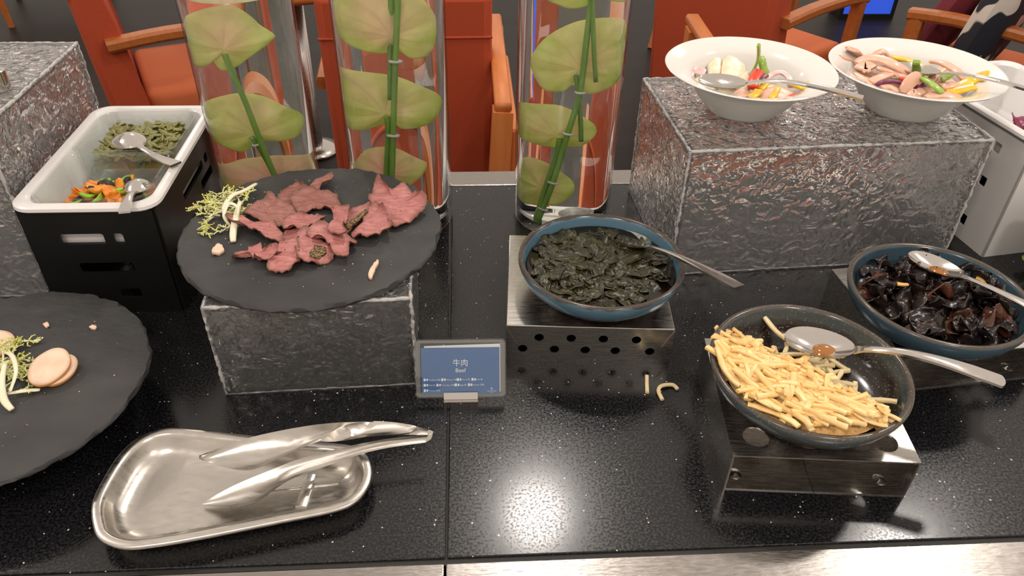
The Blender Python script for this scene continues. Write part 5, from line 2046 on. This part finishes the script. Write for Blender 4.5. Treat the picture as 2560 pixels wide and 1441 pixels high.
# edge of one more white container at the right of the picture
t = thing('white_tub', 'white tub cut by the right edge behind the wood ear bowl', 'tub', (0.825, 0.735, 0))
L_ = [[V((p.x, p.y, z)) for p in rrect(-a, a, -b, b, .015, 6)] for a, b, z in ((.080, .055, 0), (.098, .066, .09), (.102, .07, .092), (.102, .07, .095), (.094, .062, .095), (.076, .05, .006))]
mesh_obj('body', *rings(L_, True, True, True), MT['white'], t, angle=.7)

# ------------------------------------------------------------------ name card
cw, chh = 0.0965, 0.0640
card_o = V((-0.0118, 0.5795, 0.0))
tl = math.radians(-27)
t = thing('name_card', 'blue beef name card in a clear sleeve on a steel clip', 'name card', tuple(card_o), math.radians(-1.0))


def card_m(x, z, off=0.0):
    """sleeve plane: x to the right, z up the card, off towards the viewer"""
    return Matrix.Translation((0, .002, .0095)) @ Matrix.Rotation(tl, 4, 'X') @ Matrix.Translation((x, -off, z)) @ Matrix.Rotation(PI / 2, 4, 'X')


sl = [(p.x, p.y) for p in rrect(-cw / 2, cw / 2, 0, chh, .005, 5)]
mesh_obj('sleeve', *xpoly(sl, [], .0009, card_m(0, 0, .0009)), MT['clear'], t, smooth=False)
mesh_obj('sleeve', *xpoly(sl, [], .0009, card_m(0, 0, -.0018)), MT['clear'], t, smooth=False)
fr_ = [(p.x, p.y) for p in rrect(-cw / 2 + .0012, cw / 2 - .0012, .0012, chh - .0012, .004, 5)]
inn = [(p.x, p.y) for p in rrect(-cw / 2 + .006, cw / 2 - .006, .004, chh - .004, .002, 5)]
seam = pmat('frosted_plastic_edge', (.55, .53, .50), .35, trans=.75)
mesh_obj('sleeve_seam', *xpoly(fr_, [inn], .0008, card_m(0, 0, -.0006)), seam, t, smooth=False)
mesh_obj('paper', *xpoly([(-.0405, .0035), (.0445, .0055), (.0435, .0585), (-.038, .0565)], [], .0003, card_m(0, 0, -.0010)), MT['paper'], t, smooth=False)
cd_ = mesh_obj('printed_card', *xpoly(rect(-.0415, .0412, .0025, .0548), [], .0003, card_m(0, 0, -.0004)), MT['blue'], t, smooth=False)
ink = pmat('white_print', (0.80, 0.82, 0.85), 0.6)


def text(body, x, z, size, align='CENTER', name='lettering', off=.00012, mat=None):
    cu_ = bpy.data.curves.new('txt', 'FONT')
    cu_.body = body
    cu_.size = size
    cu_.align_x = align
    cu_.resolution_u = 3
    ob = bpy.data.objects.new('txt', cu_)
    COL.objects.link(ob)
    bpy.context.view_layer.update()
    me = bpy.data.meshes.new_from_object(ob.evaluated_get(bpy.context.evaluated_depsgraph_get()))
    bpy.data.objects.remove(ob)
    me.transform(card_m(x, z, -.0003 + .0004 + off))
    me.materials.clear()
    me.materials.append(mat or ink)
    o = bpy.data.objects.new(name, me)
    COL.objects.link(o)
    o.parent = cd_
    return o


text('牛肉', 0, .0352, .0083)
text('Beef', 0, .0279, .0062)
rows = [(.0190, [('Shellfish 贝类', -.0392), ('Wheat 小麦', -.0205), ('Soy 大豆', -.0040), ('Fish 鱼', .0115)]),
        (.0131, [('Milk 奶', -.0392), ('Tree Nuts 坚果', -.0258), ('Eggs 蛋', -.0062), ('Sesame 芝麻', .0077)]),
        (.0072, [('Peanuts 花生', -.0392)])]
marks = []
for z, items in rows:
    for k, (s, x) in enumerate(items):
        marks.append(xpoly(rect(x, x + .0022, z - .0006, z + .0024), [], .00005, card_m(0, 0, .00018)))
        ic = [(x + .0038 + .0010 * math.cos(a) * (1 + .25 * math.sin(3 * a + k)), z + .0009 + .0014 * math.sin(a)) for a in [2 * PI * i / 14 for i in range(14)]]
        marks.append(xpoly(ic, [], .00005, card_m(0, 0, .00018)))
        text(s, x + .0056, z, .0022, 'LEFT')
mk = mesh_obj('check_boxes', *merge(*marks), ink, cd_, smooth=False)
text('R', .0330, .0080, .0040)
text('RENAISSANCE', .0330, .0062, .0015)
text('HOTELS', .0330, .0047, .0010)
# folded steel clip
o = mesh_obj('clip', *merge(xpoly(rect(-.018, .018, -.0015, .0062), [], .0008, card_m(0, 0, .0018)), xpoly(rect(-.018, .018, -.0015, .0062), [], .0008, card_m(0, 0, -.0026)), box(-.018, .018, -.0048, .0068, .0, .0090)), MT['polished'], t, smooth=False)

# ------------------------------------------------------------------ steel tray and tongs
TR = [(228, 1262), (232, 1320), (252, 1352), (305, 1371), (380, 1366), (500, 1346), (700, 1306), (850, 1274), (905, 1240), (930, 1190), (922, 1145), (890, 1116), (800, 1104), (640, 1089), (480, 1072), (415, 1070), (355, 1088), (300, 1132), (255, 1200)]
tz = .0215
tl_ = [at(x, y, tz) for x, y in TR]
tc_ = sum(tl_, V((0, 0, 0))) / len(tl_)
tc_.z = 0
lp = resample(smooth_path([p - tc_ for p in tl_], 6, True), 120)
lp = [V((p.x, p.y, 0)) for p in lp]


def inset(lp, d):
    n = len(lp)
    out = []
    for i in range(n):
        tn = (lp[(i + 2) % n] - lp[i - 2]).normalized()
        out.append(lp[i] + V((-tn.y, tn.x, 0)) * d)
    return out


area = sum(lp[i].x * lp[(i + 1) % 120].y - lp[(i + 1) % 120].x * lp[i].y for i in range(120))
sg = 1 if area > 0 else -1
RS = []
for d, z in ((.0006, .0172), (0, .0185), (.0004, .0208), (.0018, tz), (.0068, tz), (.0086, tz - .0008), (.0105, .017), (.0135, .0105), (.018, .0055), (.026, .0026), (.034, .0019)):
    RS.append([p + V((0, 0, z)) for p in inset(lp, sg * d)])
cen = V((0, 0, 0))
for f_ in (.8, .5, .2):
    RS.append([V((p.x * f_, p.y * f_, .0018)) for p in inset(lp, sg * .034)])
t = thing('steel_tray', 'worn stainless steel tray at the front of the counter', 'tray', tuple(tc_ + V((0, 0, .0004))))
o = mesh_obj('tray_body', *rings(RS, True, False, True), MT['tray'], t, angle=1.0)
sm = o.modifiers.new('solid', 'SOLIDIFY')
sm.thickness = .0011
sm.offset = -1
a_, b_ = at(778, 1188, .004) - tc_, at(752, 1268, .004) - tc_
mesh_obj('ridge', *sweep([V((a_.x, a_.y, .0030)), V((b_.x, b_.y, .0030))], .0105, .0036), MT['tray'], t, angle=.9)


def arm(parent, up_, lo_, zu, zl, bulge, name='tong_arm'):
    U = smooth_path([V((x, y, 0)) for x, y in up_], 4)
    Lo = smooth_path([V((x, y, 0)) for x, y in lo_], 4)
    n = 34
    def samp(pl, k):
        f_ = k * (len(pl) - 1)
        i = min(int(f_), len(pl) - 2)
        return pl[i].lerp(pl[i + 1], f_ - i)
    top, bot = [], []
    for i in range(n):
        k = i / (n - 1)
        a, b = samp(U, k), samp(Lo, k)
        za = zu[0] + (zu[1] - zu[0]) * k + zu[2] * math.sin(PI * k)
        zb = zl[0] + (zl[1] - zl[0]) * k + zl[2] * math.sin(PI * k)
        A = at(200 + a.x / 2.7234, 1000 + a.y / 2.7234, za)
        B = at(200 + b.x / 2.7234, 1000 + b.y / 2.7234, zb)
        w_ = (B - A)
        r1, r2 = [], []
        fw = V((1, .25, 0)).normalized()
        nn = w_.cross(fw).normalized() if w_.length > 1e-5 else V((0, 0, 1))
        if nn.z < 0:
            nn = -nn
        for j in range(9):
            v = j / 8
            h = bulge * w_.length * 4 * v * (1 - v)
            # a raised groove along the handle
            g = .0012 * math.exp(-((v - .5) / .14) ** 2) * (1 if .45 < k < .85 else 0)
            P = A.lerp(B, v) - nn * (h - g) - V(parent.location)
            r1.append(P + nn * .0006)
            r2.append(P - nn * .0006)
        top.append(r1)
        bot.append(r2)
    rs = [p + q[::-1] for p, q in zip(top, bot)]
    return mesh_obj(name, *rings(rs, True, True, True), MT['tray'], parent, angle=1.1)


tg = thing('serving_tongs', 'stainless steel serving tongs resting across the tray', 'tongs', tuple(at(700, 1160, .02)))
arm(tg, [(810, 385), (1100, 275), (1400, 205), (1700, 160), (2000, 150), (2200, 165), (2370, 205)],
    [(812, 400), (1000, 462), (1180, 475), (1400, 378), (1640, 280), (2000, 236), (2368, 240)], (.040, .040, .012), (.034, .036, .004), .16)
arm(tg, [(835, 700), (1050, 585), (1300, 480), (1500, 402), (1800, 322), (2100, 266), (2372, 240)],
    [(836, 713), (1000, 733), (1190, 705), (1400, 560), (1650, 462), (2000, 345), (2352, 290)], (.0075, .036, .009), (.0065, .030, .003), .14)
def ends(px, py, z):
    return at(200 + px / 2.7234, 1000 + py / 2.7234, z) - V(tg.location)


ua, ub_, la, lb = ends(2370, 205, .040), ends(2368, 240, .036), ends(2372, 240, .036), ends(2352, 290, .030)
sec = []
for j in range(9):
    k = j / 8
    bl_ = V((.0042, .0006, 0)) * math.sin(PI * k)
    A, B = ua.lerp(la, k) + bl_, ub_.lerp(lb, k) + bl_
    nn = V((.0006, 0, 0))
    sec.append([A - nn, A + nn, B + nn, B - nn])
mesh_obj('hinge_bend', *rings(sec, True, True, True), MT['tray'], tg, angle=.9)
